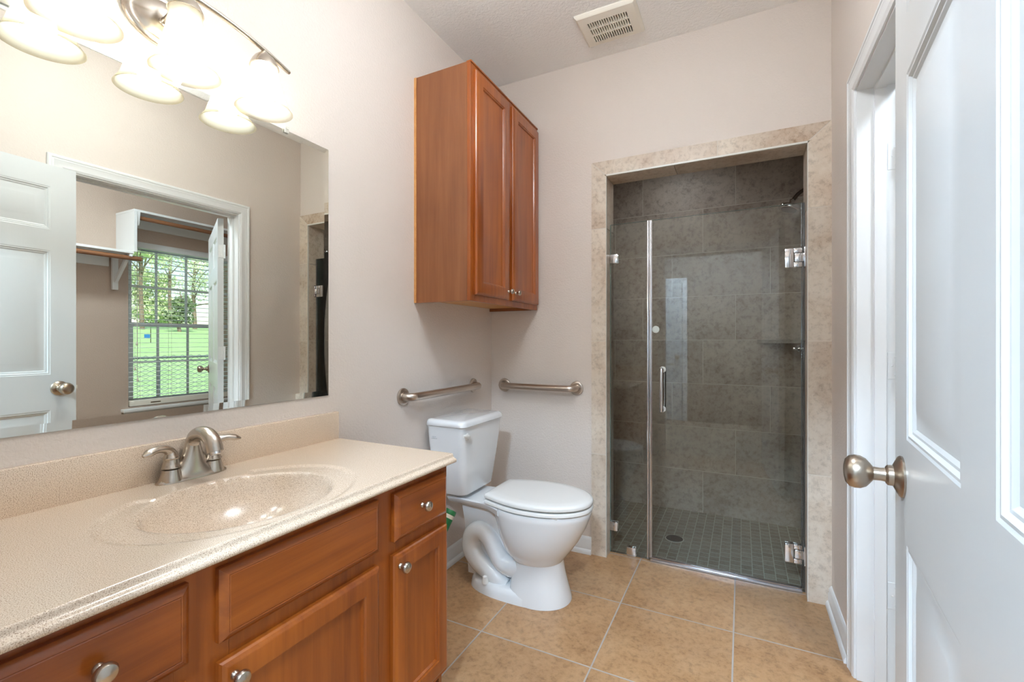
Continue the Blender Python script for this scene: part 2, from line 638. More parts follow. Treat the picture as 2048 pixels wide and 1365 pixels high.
zl = [0.0, 0.560, 1.182, 1.799]
for i, z in enumerate(zl):
    z1 = zl[i + 1] - g if i + 1 < len(zl) else None
    z0 = z + (g if i else 0)
    if z1:
        quadprism([(ox0, z0), (OX0 - g, z0), (OX0 - g, z1), (ox0, z1)])
    else:
        quadprism([(ox0, z0), (OX0 - g, z0), (OX0 - g, OZ + g - g), (ox0, oz - g)])
zr = [0.0, 0.577, 1.182, 1.785]
for i, z in enumerate(zr):
    z1 = zr[i + 1] - g if i + 1 < len(zr) else None
    z0 = z + (g if i else 0)
    if z1:
        quadprism([(OX1 + g, z0), (ox1, z0), (ox1, z1), (OX1 + g, z1)])
    else:
        quadprism([(OX1 + g, z0), (ox1, z0), (ox1, oz - g), (OX1 + g, OZ)])
quadprism([(OX0, OZ + 0.009), (-0.107 - g, OZ + 0.009), (-0.107 - g, oz), (ox0 + g, oz)])
quadprism([(-0.107 + g, OZ + 0.009), (OX1, OZ + 0.009), (ox1 - g, oz), (-0.107 + g, oz)])
y0, y1 = YB + 0.001, YB + 0.144
for i, z in enumerate(zl):
    box(b, OX0 - 0.008, OX0, y0, y1, z + (g if i else 0), (zl[i + 1] - g) if i + 1 < 4 else OZ - 0.001)
for i, z in enumerate(zr):
    box(b, OX1, OX1 + 0.008, y0, y1, z + (g if i else 0), (zr[i + 1] - g) if i + 1 < 4 else OZ - 0.001)
box(b, OX0, -0.31 - g, y0, y1, OZ, OZ + 0.008); box(b, -0.31 + g, OX1, y0, y1, OZ, OZ + 0.008)
tr1 = struct('trim_1', b, M['trim_tile'], 'mottled travertine tile frame around the shower opening', 'trim', smooth=False)
b = nb()
box(b, ox0 + 0.001, OX0 - 0.0005, YB - 0.0075, YB - 0.0004, 0, OZ); box(b, OX1 + 0.0005, ox1 - 0.001, YB - 0.0075, YB - 0.0004, 0, OZ)
box(b, ox0 + 0.001, ox1 - 0.001, YB - 0.0075, YB - 0.0004, OZ + 0.009, oz - 0.001)
obj('grout', b, M['grout'], tr1, smooth=False)
b = nb()
box(b, OX0 - 0.001, OX1 + 0.001, YB - 0.010, YB + 0.001, OZ + 0.0005, OZ + 0.009)
box(b, OX0 - 0.0022, OX0 + 0.0005, YB - 0.010, YB + 0.001, 0, OZ); box(b, OX1 - 0.0005, OX1 + 0.0022, YB - 0.010, YB + 0.001, 0, OZ)
obj('edge_strip', b, M['edge_trim'], tr1, smooth=False)['label'] = 'pale bullnose strip along the tile edge'


# baseboards
def baseboard(name, label, runs, h=0.092):
    b = nb()
    prof = [(0, 0), (0.024, 0), (0.024, 0.012), (0.019, 0.022), (0.014, 0.026), (0.014, 0.058), (0.011, 0.064), (0.011, 0.078), (0.006, 0.088), (0.003, h), (0, h)]
    for p, q, nrm in runs:
        p, q, nrm = Vector(p), Vector(q), Vector(nrm)
        loft(b, [[e + nrm * a + Vector((0, 0, z)) for a, z in prof] for e in (p, q)])
    return struct(name, b, M['white'], label, 'baseboard')


baseboard('baseboard_left', 'white baseboard along the wall behind the toilet', [((XL, 1.25, 0), (XL, YB, 0), (1, 0, 0))])
baseboard('baseboard_back', 'short white baseboard between toilet and shower tile frame', [((XL + 0.024, YB, 0), (ox0, YB, 0), (0, -1, 0))])
baseboard('baseboard_right', 'short white baseboard between shower frame and closet doorway', [((XR, YB - 0.01, 0), (XR, CY1 + 0.068, 0), (-1, 0, 0))])

# door casings and jambs
CAS = [(0, 0), (0, 0.013), (0.006, 0.017), (0.014, 0.017), (0.017, 0.0145), (0.024, 0.0145), (0.028, 0.0125), (0.05, 0.0105), (0.056, 0.0115), (0.062, 0.009), (0.068, 0.007), (0.068, 0)]


def casing(b, M3, u0, u1, top):
    """profile from the outer edge inward; M3(u, z, depth)"""
    w = 0.068
    rings = []
    for (u, z, du, dz) in ((u0 - w, 0, 1, 0), (u0 - w, top + w, 1, -1), (u1 + w, top + w, -1, -1), (u1 + w, 0, -1, 0)):
        rings.append([M3(u + du * a, z + dz * a, d) for a, d in CAS])
    loft(b, rings)


b = nb()
casing(b, lambda u, z, d: Vector((XR - d, u, z)), CY0 + 0.005, CY1 - 0.005, CZ - 0.005)
casing(b, lambda u, z, d: Vector((XC0 + d, u, z)), CY0 + 0.005, CY1 - 0.005, CZ - 0.005)
e = 0.012
box(b, XR, XC0, CY1 - e, CY1, 0, CZ); box(b, XR, XC0, CY0, CY0 + e, 0, CZ); box(b, XR, XC0, CY0 + e, CY1 - e, CZ - e, CZ)
box(b, 0.405, 0.437, CY1 - e - 0.011, CY1 - e, 0, CZ - e); box(b, 0.405, 0.437, CY0 + e, CY0 + e + 0.011, 0, CZ - e)
box(b, 0.405, 0.437, CY0 + e + 0.011, CY1 - e - 0.011, CZ - e - 0.011, CZ - e)
struct('trim_2', b, M['white'], 'white casing and jamb of the closet doorway', 'door casing', angle=25)
b = nb()
casing(b, lambda u, z, d: Vector((u, YF + d, z)), DX0 + 0.005, DX1 - 0.005, DZ - 0.005)
casing(b, lambda u, z, d: Vector((u, YF - 0.12 - d, z)), DX0 + 0.005, DX1 - 0.005, DZ - 0.005)
struct('trim_3', b, M['white'], 'white casing of the entry doorway, reflected in the shower glass', 'door casing', angle=25)


# six-panel doors
def six_panel(W, H, th, rows, stile, mull):
    """leaf in its own frame: u along the width from the hinge, w through the thickness, z up"""
    b = nb()
    pw = (W - 2 * stile - mull) / 2
    us = [0, stile, stile + pw, stile + pw + mull, W - stile, W]
    zs = [0]
    for r0, r1 in rows:
        zs += [r0, r1]
    zs.append(H)
    for side in (0, 1):
        w0 = 0 if side == 0 else th
        sg = 1 if side == 0 else -1
        f = lambda u, v, w: Vector((u, w0 + sg * w, v))
        for i in range(5):
            for j in range(len(zs) - 1):
                if i in (1, 3) and j % 2 == 1:
                    rect_loft(b, f, us[i], us[i + 1], zs[j], zs[j + 1],
                              [(0, 0), (0.004, 0.0015), (0.008, 0.0012), (0.012, 0.0055), (0.016, 0.0055), (0.021, 0.009), (0.027, 0.009), (0.056, 0.0025), (0.059, 0.002)], False, True)
                else:
                    b.faces.new([b.verts.new(f(*p, 0)) for p in ((us[i], zs[j]), (us[i + 1], zs[j]), (us[i + 1], zs[j + 1]), (us[i], zs[j + 1]))])
    for (p, q) in (((0, 0), (W, 0)), ((W, 0), (W, H)), ((W, H), (0, H)), ((0, H), (0, 0))):
        b.faces.new([b.verts.new(Vector(v)) for v in ((p[0], 0, p[1]), (q[0], 0, q[1]), (q[0], th, q[1]), (p[0], th, p[1]))])
    bmesh.ops.remove_doubles(b, verts=b.verts[:], dist=1e-5)
    return b


def knob_parts(door, mat4, u, z, w, sgn, metal, egg=True):
    """door knob on the face at depth w, pointing sgn along local Y"""
    b = nb()
    o = Vector((u, w, z))
    d = (0, sgn, 0)
    lathe(b, [(0.0, 0), (0.0345, 0), (0.0350, 0.003), (0.0330, 0.0055), (0.022, 0.011), (0.0175, 0.013), (0.0172, 0.020), (0.0145, 0.0225), (0.0118, 0.0235), (0.0110, 0.030), (0.0120, 0.043)], o, d, 40, True, False)
    prof = [(0.0120, 0.040), (0.0175, 0.044), (0.0245, 0.050), (0.0285, 0.058), (0.0290, 0.066), (0.0265, 0.074), (0.0200, 0.0795), (0.0100, 0.0818), (0.0, 0.0823)]
    lathe(b, prof, o, d, 40, False, True, 1.0, 1.0)
    bmesh.ops.transform(b, matrix=mat4, verts=b.verts[:])
    return obj('knob', b, metal, door)


ROWS = [(0.235, 0.838), (1.011, 1.614), (1.715, 1.925)]
# entry door, hinged on the doorway's right jamb, standing open along the right wall
DW, DH, DT = 0.885, 2.030, 0.035
ang = math.radians(5.2)
hx, hy = 0.251 - DW * math.sin(ang), 1.06 - DW * math.cos(ang)
# local u runs along (sin, cos), local w (thickness) towards the right wall
RM = Matrix(((math.sin(ang), math.cos(ang), 0, hx), (math.cos(ang), -math.sin(ang), 0, hy), (0, 0, 1, 0.008), (0, 0, 0, 1)))
door1 = thing('door_1', 'open white six-panel entry door with nickel knob, nearest the camera', 'door', (hx, hy, 0.008), kind='structure')
b = six_panel(DW, DH, DT, ROWS, 0.0985, 0.104)
bmesh.ops.transform(b, matrix=RM, verts=b.verts[:])
obj('leaf', b, M['door'], door1, angle=20)
knob_parts(door1, RM, DW - 0.066, 0.942, 0.0, -1, M['nickel_dark'])['label'] = 'satin nickel egg knob facing the room'
knob_parts(door1, RM, DW - 0.066, 0.942, DT, 1, M['nickel_dark'])
b = nb()
box(b, DW - 0.001, DW + 0.0012, 0.006, 0.029, 0.905, 0.975); box(b, DW, DW + 0.011, 0.011, 0.024, 0.931, 0.951, 0.002)
bmesh.ops.transform(b, matrix=RM, verts=b.verts[:])
obj('latch', b, M['plastic'], door1)
# closet door, open into the closet
a2 = math.radians(26)
CW = 0.885
RM2 = Matrix(((math.cos(a2), -math.sin(a2), 0, 0.497), (math.sin(a2), math.cos(a2), 0, 1.900), (0, 0, 1, 0.008), (0, 0, 0, 1)))
door2 = thing('door_2', 'white six-panel closet door swung into the closet, seen in the mirror', 'door', (0.497, 1.900, 0.008), kind='structure')
b = six_panel(CW, 2.03, 0.035, ROWS, 0.0985, 0.104)
bmesh.ops.transform(b, matrix=RM2, verts=b.verts[:])
obj('leaf', b, M['door'], door2, angle=20)
knob_parts(door2, RM2, CW - 0.066, 0.942, 0.0, -1, M['nickel_dark'])
for z in (0.31, 1.09, 1.80):
    b = nb()
    box(b, -0.002, 0.0005, 0.004, 0.034, z - 0.045, z + 0.045, 0.0008, 1)
    lathe(b, [(0.006, -0.047), (0.0065, -0.045), (0.0065, 0.045), (0.006, 0.047)], (-0.006, 0.040, z), (0, 0, 1), 12)
    for k in (-0.03, 0, 0.03):
        lathe(b, [(0.0035, 0), (0.0025, 0.001)], (-0.002, 0.016 + (0.006 if k else -0.004), z + k), (-1, 0, 0), 10)
    bmesh.ops.transform(b, matrix=RM2, verts=b.verts[:])
    box(b, 0.442, 0.476, CY1 - e - 0.0015, CY1 - e + 0.0005, z - 0.037, z + 0.053, 0.0006, 1)
    for k in (-0.03, 0, 0.03):
        lathe(b, [(0.0035, 0), (0.002, 0.0012)], (0.455 + (0.008 if k else 0), CY1 - e - 0.0015, z + 0.008 + k), (0, -1, 0), 10)
    obj('hinge', b, M['white'], door2)

# ------------------------------------------------------------------ hall behind the camera (seen only in reflections)
HX0, HX1, HY0, HY1 = -2.3, 1.3, -2.1, YF - 0.12
b = nb(); box(b, HX0 - 0.1, HX1 + 0.1, HY0 - 0.1, HY1, -0.15, 0)
struct('floor_hall', b, plain('hall_carpet', srgb(150, 132, 112), 0.95), 'plain carpet of the room behind the entry doorway', 'floor')
b = nb(); box(b, HX0 - 0.1, HX1 + 0.1, HY0 - 0.1, HY1, ZC, ZC + 0.12)
struct('ceiling_hall', b, M['ceiling'], 'ceiling of the room behind the entry doorway', 'ceiling')
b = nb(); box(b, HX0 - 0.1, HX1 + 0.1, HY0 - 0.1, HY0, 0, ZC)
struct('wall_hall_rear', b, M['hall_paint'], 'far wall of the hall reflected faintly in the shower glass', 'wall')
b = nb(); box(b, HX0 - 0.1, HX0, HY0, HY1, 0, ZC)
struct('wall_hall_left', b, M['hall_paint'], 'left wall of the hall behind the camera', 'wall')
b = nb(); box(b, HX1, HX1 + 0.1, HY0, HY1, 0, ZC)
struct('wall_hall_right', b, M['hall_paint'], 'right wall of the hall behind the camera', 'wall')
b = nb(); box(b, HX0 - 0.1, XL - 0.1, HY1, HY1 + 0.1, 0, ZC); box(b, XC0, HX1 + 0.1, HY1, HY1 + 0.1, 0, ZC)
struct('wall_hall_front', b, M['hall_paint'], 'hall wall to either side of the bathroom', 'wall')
door3 = thing('door_3', 'closed white six-panel hall door reflected faintly in the shower glass', 'door', (-1.60, HY0 + 0.03, 0.008), kind='structure')
RM3 = Matrix(((1, 0, 0, -1.60), (0, -1, 0, HY0 + 0.036), (0, 0, 1, 0.008), (0, 0, 0, 1)))
b = six_panel(0.81, 2.03, 0.035, ROWS, 0.0985, 0.09)
bmesh.ops.transform(b, matrix=RM3, verts=b.verts[:])
obj('leaf', b, M['door'], door3, angle=20)
knob_parts(door3, RM3, 0.81 - 0.066, 0.942, 0.0, -1, M['nickel_dark'])
b = nb()
casing(b, lambda u, z, d: Vector((u, HY0 + d * 1.6, z)), -1.605, -0.785, 2.045)
struct('trim_4', b, M['white'], 'white casing around the hall door', 'door casing', angle=25)
for lx, ly, lab in ((-0.95, -1.15, 'added unseen white fill dome on the hall ceiling, left of the entry doorway'), (-0.02, -1.25, 'added unseen white fill dome on the hall ceiling, straight behind the camera')):
    fill_lamp = thing('added_fill_light', lab, 'added fill light', (lx, ly, ZC), 'added hall fill lamps')  # added out of view to fill the bathroom through the entry doorway
    b = nb(); lathe(b, [(0.19, 0), (0.195, -0.012), (0.18, -0.03)], (lx, ly, ZC), (0, 0, 1), 40)
    obj('base', b, M['nickel'], fill_lamp)
    b = nb(); lathe(b, [(0.178, -0.028), (0.17, -0.055), (0.13, -0.085), (0.07, -0.1), (0.0, -0.105)], (lx, ly, ZC), (0, 0, 1), 40)
    obj('dome', b, M['hall_fill'], fill_lamp)

cd = thing('added_fill_light', 'added unseen white fill globe hanging close to the middle of the bathroom ceiling', 'added fill light', (-0.45, 1.05, ZC))  # made-up lamp above the frame, gives most of the room's fill
b = nb(); lathe(b, [(0.070, -0.0005), (0.072, -0.012), (0.030, -0.03), (0.020, -0.05), (0.020, -0.11), (0.044, -0.118), (0.044, -0.134)], (-0.45, 1.05, ZC), (0, 0, 1), 40)
obj('base', b, M['nickel'], cd)
b = nb(); lathe(b, [(0.040, -0.128), (0.105, -0.150), (0.145, -0.185), (0.160, -0.225), (0.145, -0.265), (0.10, -0.298), (0.05, -0.312), (0.0, -0.316)], (-0.45, 1.05, ZC), (0, 0, 1), 40)
obj('dome', b, M['globe_fill'], cd)

# ------------------------------------------------------------------ closet beyond the right wall (seen in the mirror)
WY0, WY1, WZ0, WZ1 = 2.045, 3.085, 0.60, 2.07
KY0, KY1 = 0.35, 3.45
b = nb(); box(b, XC0, XC1 + 0.1, KY0 - 0.1, KY1 + 0.1, -0.15, 0)
struct('floor_closet', b, plain('closet_carpet', srgb(168, 150, 130), 0.95), 'carpeted floor of the closet', 'floor')
b = nb(); box(b, XC0 - 0.001, XC1 + 0.22, KY0 - 0.1, KY1 + 0.1, ZC, ZC + 0.12)
struct('ceiling_closet', b, M['ceiling'], 'ceiling of the closet', 'ceiling')
b = nb()
box(b, XC1, XC1 + 0.12, KY0 - 0.1, WY0, 0, ZC); box(b, XC1, XC1 + 0.12, WY1, KY1 + 0.1, 0, ZC)
box(b, XC1, XC1 + 0.12, WY0, WY1, 0, WZ0); box(b, XC1, XC1 + 0.12, WY0, WY1, WZ1, ZC)
struct('wall_closet_far', b, M['wall_closet'], 'taupe closet wall with the window, seen in the mirror', 'wall')
b = nb(); box(b, XC0, XC1, KY0 - 0.1, KY0, 0, ZC)
struct('wall_closet_near', b, M['wall_closet'], 'near end wall of the closet', 'wall')
b = nb(); box(b, XC0, XC1, KY1, KY1 + 0.1, 0, ZC)
struct('wall_closet_end', b, M['wall_closet'], 'end wall of the closet beyond its window', 'wall')
b = nb()
box(b, XC1 + 0.12, XC1 + 0.22, KY0 - 0.2, WY0 - 0.02, -0.6, ZC + 0.2); box(b, XC1 + 0.12, XC1 + 0.22, 2.995, 4.2, -0.6, ZC + 0.2)
box(b, XC1 + 0.12, XC1 + 0.22, WY0 - 0.02, 2.995, -0.6, WZ0 - 0.02); box(b, XC1 + 0.12, XC1 + 0.22, WY0 - 0.02, 2.995, WZ1 + 0.02, ZC + 0.2)
struct('wall_exterior', b, M['brick'], 'pink brick outer wall around the closet window', 'wall')

cl = thing('added_fill_light', 'added unseen white fill dome on the closet ceiling', 'added fill light', (1.0, 1.2, ZC))  # added lamp, out of view, brightens the closet and its doorway
b = nb(); lathe(b, [(0.16, 0), (0.165, -0.012), (0.15, -0.03)], (1.0, 1.2, ZC), (0, 0, 1), 40)
obj('base', b, M['nickel'], cl)
b = nb(); lathe(b, [(0.148, -0.028), (0.14, -0.055), (0.10, -0.08), (0.05, -0.092), (0.0, -0.096)], (1.0, 1.2, ZC), (0, 0, 1), 40)
obj('dome', b, M['closet_fill'], cl)

# window: frame, two sashes with grids, panes, stool
win = thing('window_1', 'double-hung closet window with grids, seen in the mirror', 'window', (XC1, WY0, WZ0), kind='structure')
b = nb(); xw = XC1 + 0.06
f = 0.03
box(b, xw, xw + 0.06, WY0, WY0 + f, WZ0, WZ1); box(b, xw, xw + 0.06, WY1 - f, WY1, WZ0, WZ1)
box(b, xw, xw + 0.06, WY0 + f, WY1 - f, WZ0, WZ0 + f); box(b, xw, xw + 0.06, WY0 + f, WY1 - f, WZ1 - f, WZ1)
obj('frame', b, M['window_white'], win)
for nm, xs, z0, z1 in (('sash', xw + 0.032, 1.315, WZ1 - f), ('sash', xw + 0.004, WZ0 + f, 1.35)):
    b = nb(); s = 0.034
    y0, y1 = WY0 + f, WY1 - f
    box(b, xs, xs + 0.024, y0, y0 + s, z0, z1); box(b, xs, xs + 0.024, y1 - s, y1, z0, z1)
    box(b, xs, xs + 0.024, y0 + s, y1 - s, z0, z0 + s); box(b, xs, xs + 0.024, y0 + s, y1 - s, z1 - s, z1)
    for yy in (2.306, 2.563, 2.82):
        box(b, xs + 0.005, xs + 0.018, yy - 0.009, yy + 0.009, z0 + s, z1 - s)
    zm = (z0 + z1) / 2
    for p, q in ((y0 + s, 2.297), (2.315, 2.554), (2.572, 2.811), (2.829, y1 - s)):
        box(b, xs + 0.005, xs + 0.018, p, q, zm - 0.009, zm + 0.009)
    so = obj(nm, b, M['window_white'], win)
    b = nb(); box(b, xs + 0.010, xs + 0.013, y0 + s - 0.002, y1 - s + 0.002, z0 + s - 0.002, z1 - s + 0.002)
    obj('pane', b, M['pane'], so)
b = nb()
box(b, XC1 - 0.055, XC1 + 0.06, WY0 - 0.055, WY1 + 0.055, WZ0 - 0.04, WZ0 - 0.012, 0.006)
box(b, XC1 - 0.018, XC1, WY0 - 0.035, WY1 + 0.035, WZ0 - 0.115, WZ0 - 0.04, 0.004)
obj('sill', b, M['white'], win)

# blind
bl = thing('window_blind', 'white horizontal slat blind lowered over the closet window', 'window blind', (XC1 + 0.03, WY0, WZ1))
b = nb(); box(b, XC1 - 0.012, XC1 + 0.048, WY0 + 0.006, WY1 - 0.006, WZ1 - 0.055, WZ1 - 0.002, 0.003)
obj('headrail', b, M['white'], bl)
b = nb(); z = WZ1 - 0.09
while z > 0.67:
    prism(b, [(XC1 - 0.006, z), (XC1 + 0.018, z + 0.0022), (XC1 + 0.042, z), (XC1 + 0.042, z + 0.0018), (XC1 + 0.018, z + 0.004), (XC1 - 0.006, z + 0.0018)], 'y', WY0 + 0.008, WY1 - 0.008)
    z -= 0.043
obj('slats', b, M['window_white'], bl)
b = nb(); box(b, XC1 - 0.010, XC1 + 0.046, WY0 + 0.008, WY1 - 0.008, 0.604, 0.655, 0.006)
obj('bottom_rail', b, M['plastic'], bl)
b = nb(); box(b, XC1 - 0.0112, XC1 - 0.0098, 2.21, 2.29, 0.622, 0.630)
obj('sticker', b, M['brass'], bl)
b = nb()
for yy in (2.13, 2.38, 2.75):
    bar(b, (XC1 - 0.008, yy, 0.65), (XC1 - 0.008, yy, WZ1 - 0.05), 0.0018); bar(b, (XC1 + 0.044, yy, 0.65), (XC1 + 0.044, yy, WZ1 - 0.05), 0.0018)
obj('ladder_cord', b, M['plastic'], bl)
b = nb()
for yy, zz in ((2.10, 1.15), (2.085, 0.93), (2.105, 0.83)):
    bar(b, (XC1 - 0.02, yy, zz), (XC1 - 0.02, yy, WZ1 - 0.05), 0.002)
    lathe(b, [(0.002, 0.03), (0.005, 0.02), (0.009, 0.0), (0.006, -0.008)], (XC1 - 0.02, yy, zz), (0, 0, 1), 10)
obj('pull_cord', b, M['plastic'], bl)

# shelves and rods
xf = 1.745
sh = thing('closet_shelf', 'lower white closet shelf beside the window, on a diagonal bracket', 'shelf', (xf, 1.2, 1.92))
b = nb(); box(b, xf, XC1, KY0, 1.955, 1.905, 1.925, 0.002, 1)
obj('board', b, M['white'], sh)
b = nb(); box(b, XC1 - 0.02, XC1, KY0, 1.90, 1.815, 1.905)
obj('cleat', b, M['white'], sh)
b = nb()
box(b, XC1 - 0.045, XC1 - 0.0205, 1.915, 1.955, 1.62, 1.904)
bar(b, (XC1 - 0.045, 1.937, 1.69), (xf + 0.05, 1.937, 1.895), 0.022, 0.030)
bar(b, (XC1 - 0.045, 1.937, 1.893), (xf + 0.005, 1.937, 1.893), 0.022, 0.022)
obj('bracket', b, M['white'], sh)
b = nb(); lathe(b, [(0.019, 0), (0.019, 1.66)], (1.775, 0.355, 1.872), (0, 1, 0), 16)
tag(obj('closet_rod', b, M['rod_wood']), 'brown wooden closet rod under the lower shelf', 'closet rod', 'closet rods')
up = thing('closet_shelf', 'upper white closet shelf crossing above the window, with upright end panel', 'shelf', (xf, 1.96, 2.27))
b = nb(); box(b, xf, XC1, 1.955, KY1, 2.262, 2.282, 0.002, 1)
obj('board', b, M['white'], up)
b = nb(); box(b, xf, XC1, 1.957, 1.977, 1.926, 2.262)
obj('end_panel', b, M['white'], up)
b = nb(); box(b, XC1 - 0.02, XC1, 1.977, KY1, 2.185, 2.262)
obj('cleat', b, M['white'], up)
b = nb(); prism(b, [(xf, 2.262), (xf + 0.02, 2.15), (xf + 0.09, 2.15), (xf + 0.13, 2.19), (xf + 0.13, 2.262)], 'y', 1.977, 2.0)
obj('corbel', b, M['white'], up)
b = nb(); lathe(b, [(0.018, 0), (0.018, 1.44)], (1.79, 2.001, 2.222), (0, 1, 0), 16)
tag(obj('closet_rod', b, M['rod_wood']), 'brown wooden closet rod under the upper shelf', 'closet rod', 'closet rods')

# ------------------------------------------------------------------ vanity
VY0, VY1 = 0.158, 1.240
XFR, XDR = -0.868, -0.848
ZT = 0.813
van = thing('vanity_cabinet', 'stained maple vanity cabinet with three bays under the beige top', 'cabinet', (-1.12, 0.70, 0))
b = nb()
box(b, XL, XFR - 0.02, VY1 - 0.016, VY1, 0, 0.782); box(b, XL, XFR - 0.02, VY0, VY0 + 0.016, 0, 0.782)
box(b, XL, XFR - 0.02, VY0 + 0.016, VY1 - 0.016, 0.1, 0.116); box(b, XL, XL + 0.008, VY0 + 0.016, VY1 - 0.016, 0.116, 0.782)
box(b, -0.96, -0.945, VY0 + 0.016, VY1 - 0.016, 0, 0.1)
obj('carcass', b, M['wood_side'], van)
bays = [(0.208, 0.433), (0.528, 0.893), (0.992, 1.205)]
b = nb()
for y0, y1 in ((VY0, bays[0][0]), (bays[0][1], bays[1][0]), (bays[1][1], bays[2][0]), (bays[2][1], VY1)):
    box(b, XFR - 0.02, XFR, y0, y1, 0.1, 0.782, 0.0008, 1)
for y0, y1 in bays:
    box(b, XFR - 0.02, XFR, y0, y1, 0.745, 0.782); box(b, XFR - 0.02, XFR, y0, y1, 0.1, 0.14); box(b, XFR - 0.02, XFR, y0, y1, 0.588, 0.625)
obj('face_frame', b, M['wood_v'], van)
b = nb()
for y0, y1 in bays:
    box(b, XFR - 0.03, XFR - 0.022, y0 - 0.004, y1 + 0.004, 0.13, 0.75)
obj('interior_backing', b, M['dark'], van)
VM = lambda u, v, w: Vector((XFR + w, u, v))
T = XDR - XFR
EDGE = [(0, 0.0003), (0, T * 0.55), (0.003, T * 0.72), (0.009, T * 0.92), (0.014, T), (0.0155, T * 0.95), (0.017, T)]


def knob_small(parent, y, z, x=XDR, r=0.0155):
    b = nb()
    lathe(b, [(0.0085, 0), (0.008, 0.003), (0.0055, 0.006), (0.0055, 0.013), (0.009, 0.017), (r, 0.020), (r * 1.02, 0.024), (r * 0.85, 0.0285), (r * 0.45, 0.0312), (0, 0.032)], (x, y, z), (1, 0, 0), 28, False)
    return obj('knob', b, M['nickel'], parent)


def drawer_front(y0, y1, z0, z1, name, knob=None):
    b = nb(); rect_loft(b, VM, y0, y1, z0, z1, EDGE)
    d = obj(name, b, M['wood_h'], van, angle=20)
    if knob:
        knob_small(d, *knob)
    return d


def cab_door(parent, y0, y1, z0, z1, MM, t, stile, mat, name='door'):
    b = nb()
    rect_loft(b, MM, y0, y1, z0, z1, [(0, 0.0003), (0, t * 0.55), (0.003, t * 0.78), (0.008, t * 0.93), (0.013, t), (stile, t), (stile + 0.003, t * 0.8), (stile + 0.006, t * 0.78), (stile + 0.009, t * 0.45), (stile + 0.012, t * 0.42)])
    return obj(name, b, mat, parent, angle=18)


drawer_front(0.196, 0.452, 0.622, 0.762, 'drawer', (0.324, 0.698))
drawer_front(0.503, 0.914, 0.625, 0.762, 'false_drawer_front')
drawer_front(0.975, 1.221, 0.625, 0.758, 'drawer', (1.088, 0.694))
d = cab_door(van, 0.196, 0.452, 0.125, 0.588, VM, T, 0.052, M['wood_v']); knob_small(d, 0.425, 0.556)
d = cab_door(van, 0.503, 0.914, 0.125, 0.588, VM, T, 0.052, M['wood_v']); knob_small(d, 0.527, 0.556)
d = cab_door(van, 0.970, 1.223, 0.125, 0.589, VM, T, 0.050, M['wood_v']); knob_small(d, 0.990, 0.556)

# countertop with integral bowl: a height field over the top, edge profile in front
SX, SY = -1.062, 0.684
top = thing('countertop', 'speckled beige solid-surface vanity top with moulded oval sink', 'countertop', (-1.1, 0.70, ZT))


def ss(t):
    t = max(0.0, min(1.0, t))
    return t * t * (3 - 2 * t)


def hz(x, y):
    ra = math.hypot((x - SX) / 0.176, (y - SY) / 0.205)
    # raised rim line of the moulded recess: ellipse that gives way to the tap ledge at the back
    q = math.hypot((x - SX) / 0.215, (y - SY) / 0.275)
    back = SX - 0.152 - 0.045 * ss((abs(y - SY) - 0.095) / 0.07)
    edge = min((1 - q) * 0.23, (x - back))
    dep = -0.0045 * ss((edge + 0.006) / 0.012)
    if ra < 1.06:
        tt = max(0.0, 1 - ra * ra)
        lip = ss((1.06 - ra) / 0.12)
        dep += -0.006 * lip - 0.128 * (tt ** 0.62)
    return ZT + dep


b = nb()
gx = [-1.3835]
x = -1.36
while x < -0.853:
    gx.append(x); x += 0.0062
gx.append(-0.849)
gy = [YF + 0.0005]
y = 0.40
gy += [0.28, 0.36]
while y < 1.0:
    gy.append(y); y += 0.0062
gy += [1.08, 1.16, 1.2455]
V = [[b.verts.new((x, y, hz(x, y))) for y in gy] for x in gx]
for i in range(len(gx) - 1):
    for j in range(len(gy) - 1):
        b.faces.new((V[i][j], V[i + 1][j], V[i + 1][j + 1], V[i][j + 1]))
# front edge profile (ogee) and end
EP = [(-0.849, ZT), (-0.8465, ZT - 0.0015), (-0.8455, ZT - 0.005), (-0.8448, ZT - 0.009), (-0.842, ZT - 0.0125), (-0.837, ZT - 0.0145), (-0.833, ZT - 0.017), (-0.8315, ZT - 0.021), (-0.833, ZT - 0.026), (-0.838, ZT - 0.029), (-0.846, ZT - 0.031), (-0.90, ZT - 0.031)]
rows = [[b.verts.new((x, y, z)) for x, z in EP] for y in (gy[0], gy[-1])]
for i in range(len(EP) - 1):
    b.faces.new((rows[0][i], rows[0][i + 1], rows[1][i + 1], rows[1][i]))
for r in (0, 1):
    b.faces.new(rows[r] + [b.verts.new((-0.90, gy[0] if r == 0 else gy[-1], ZT))])
b.faces.new([b.verts.new(v) for v in ((-1.3835, gy[-1], ZT), (-0.90, gy[-1], ZT), (-0.90, gy[-1], ZT - 0.031), (-1.3835, gy[-1], ZT - 0.031))])
bmesh.ops.remove_doubles(b, verts=b.verts[:], dist=2e-5)
obj('sink_top', b, M['counter'], top, angle=50)
b = nb(); box(b, XL, XL + 0.020, YF, 1.245, ZT - 0.002, ZT + 0.102, 0.003)
obj('backsplash', b, M['counter'], top)
b = nb(); box(b, XL + 0.021, -0.855, YF, YF + 0.019, ZT - 0.002, ZT + 0.102, 0.003)
obj('side_splash', b, M['counter'], top)
b = nb(); zz = hz(SX, SY)
lathe(b, [(0.0, 0.0), (0.030, 0.0), (0.031, 0.003), (0.026, 0.005), (0.022, 0.004)], (SX - 0.0, SY, zz), (0, 0, 1), 32)
lathe(b, [(0.019, 0.004), (0.020, 0.009), (0.012, 0.012), (0, 0.013)], (SX, SY, zz), (0, 0, 1), 24)
obj('drain', b, M['nickel'], top)

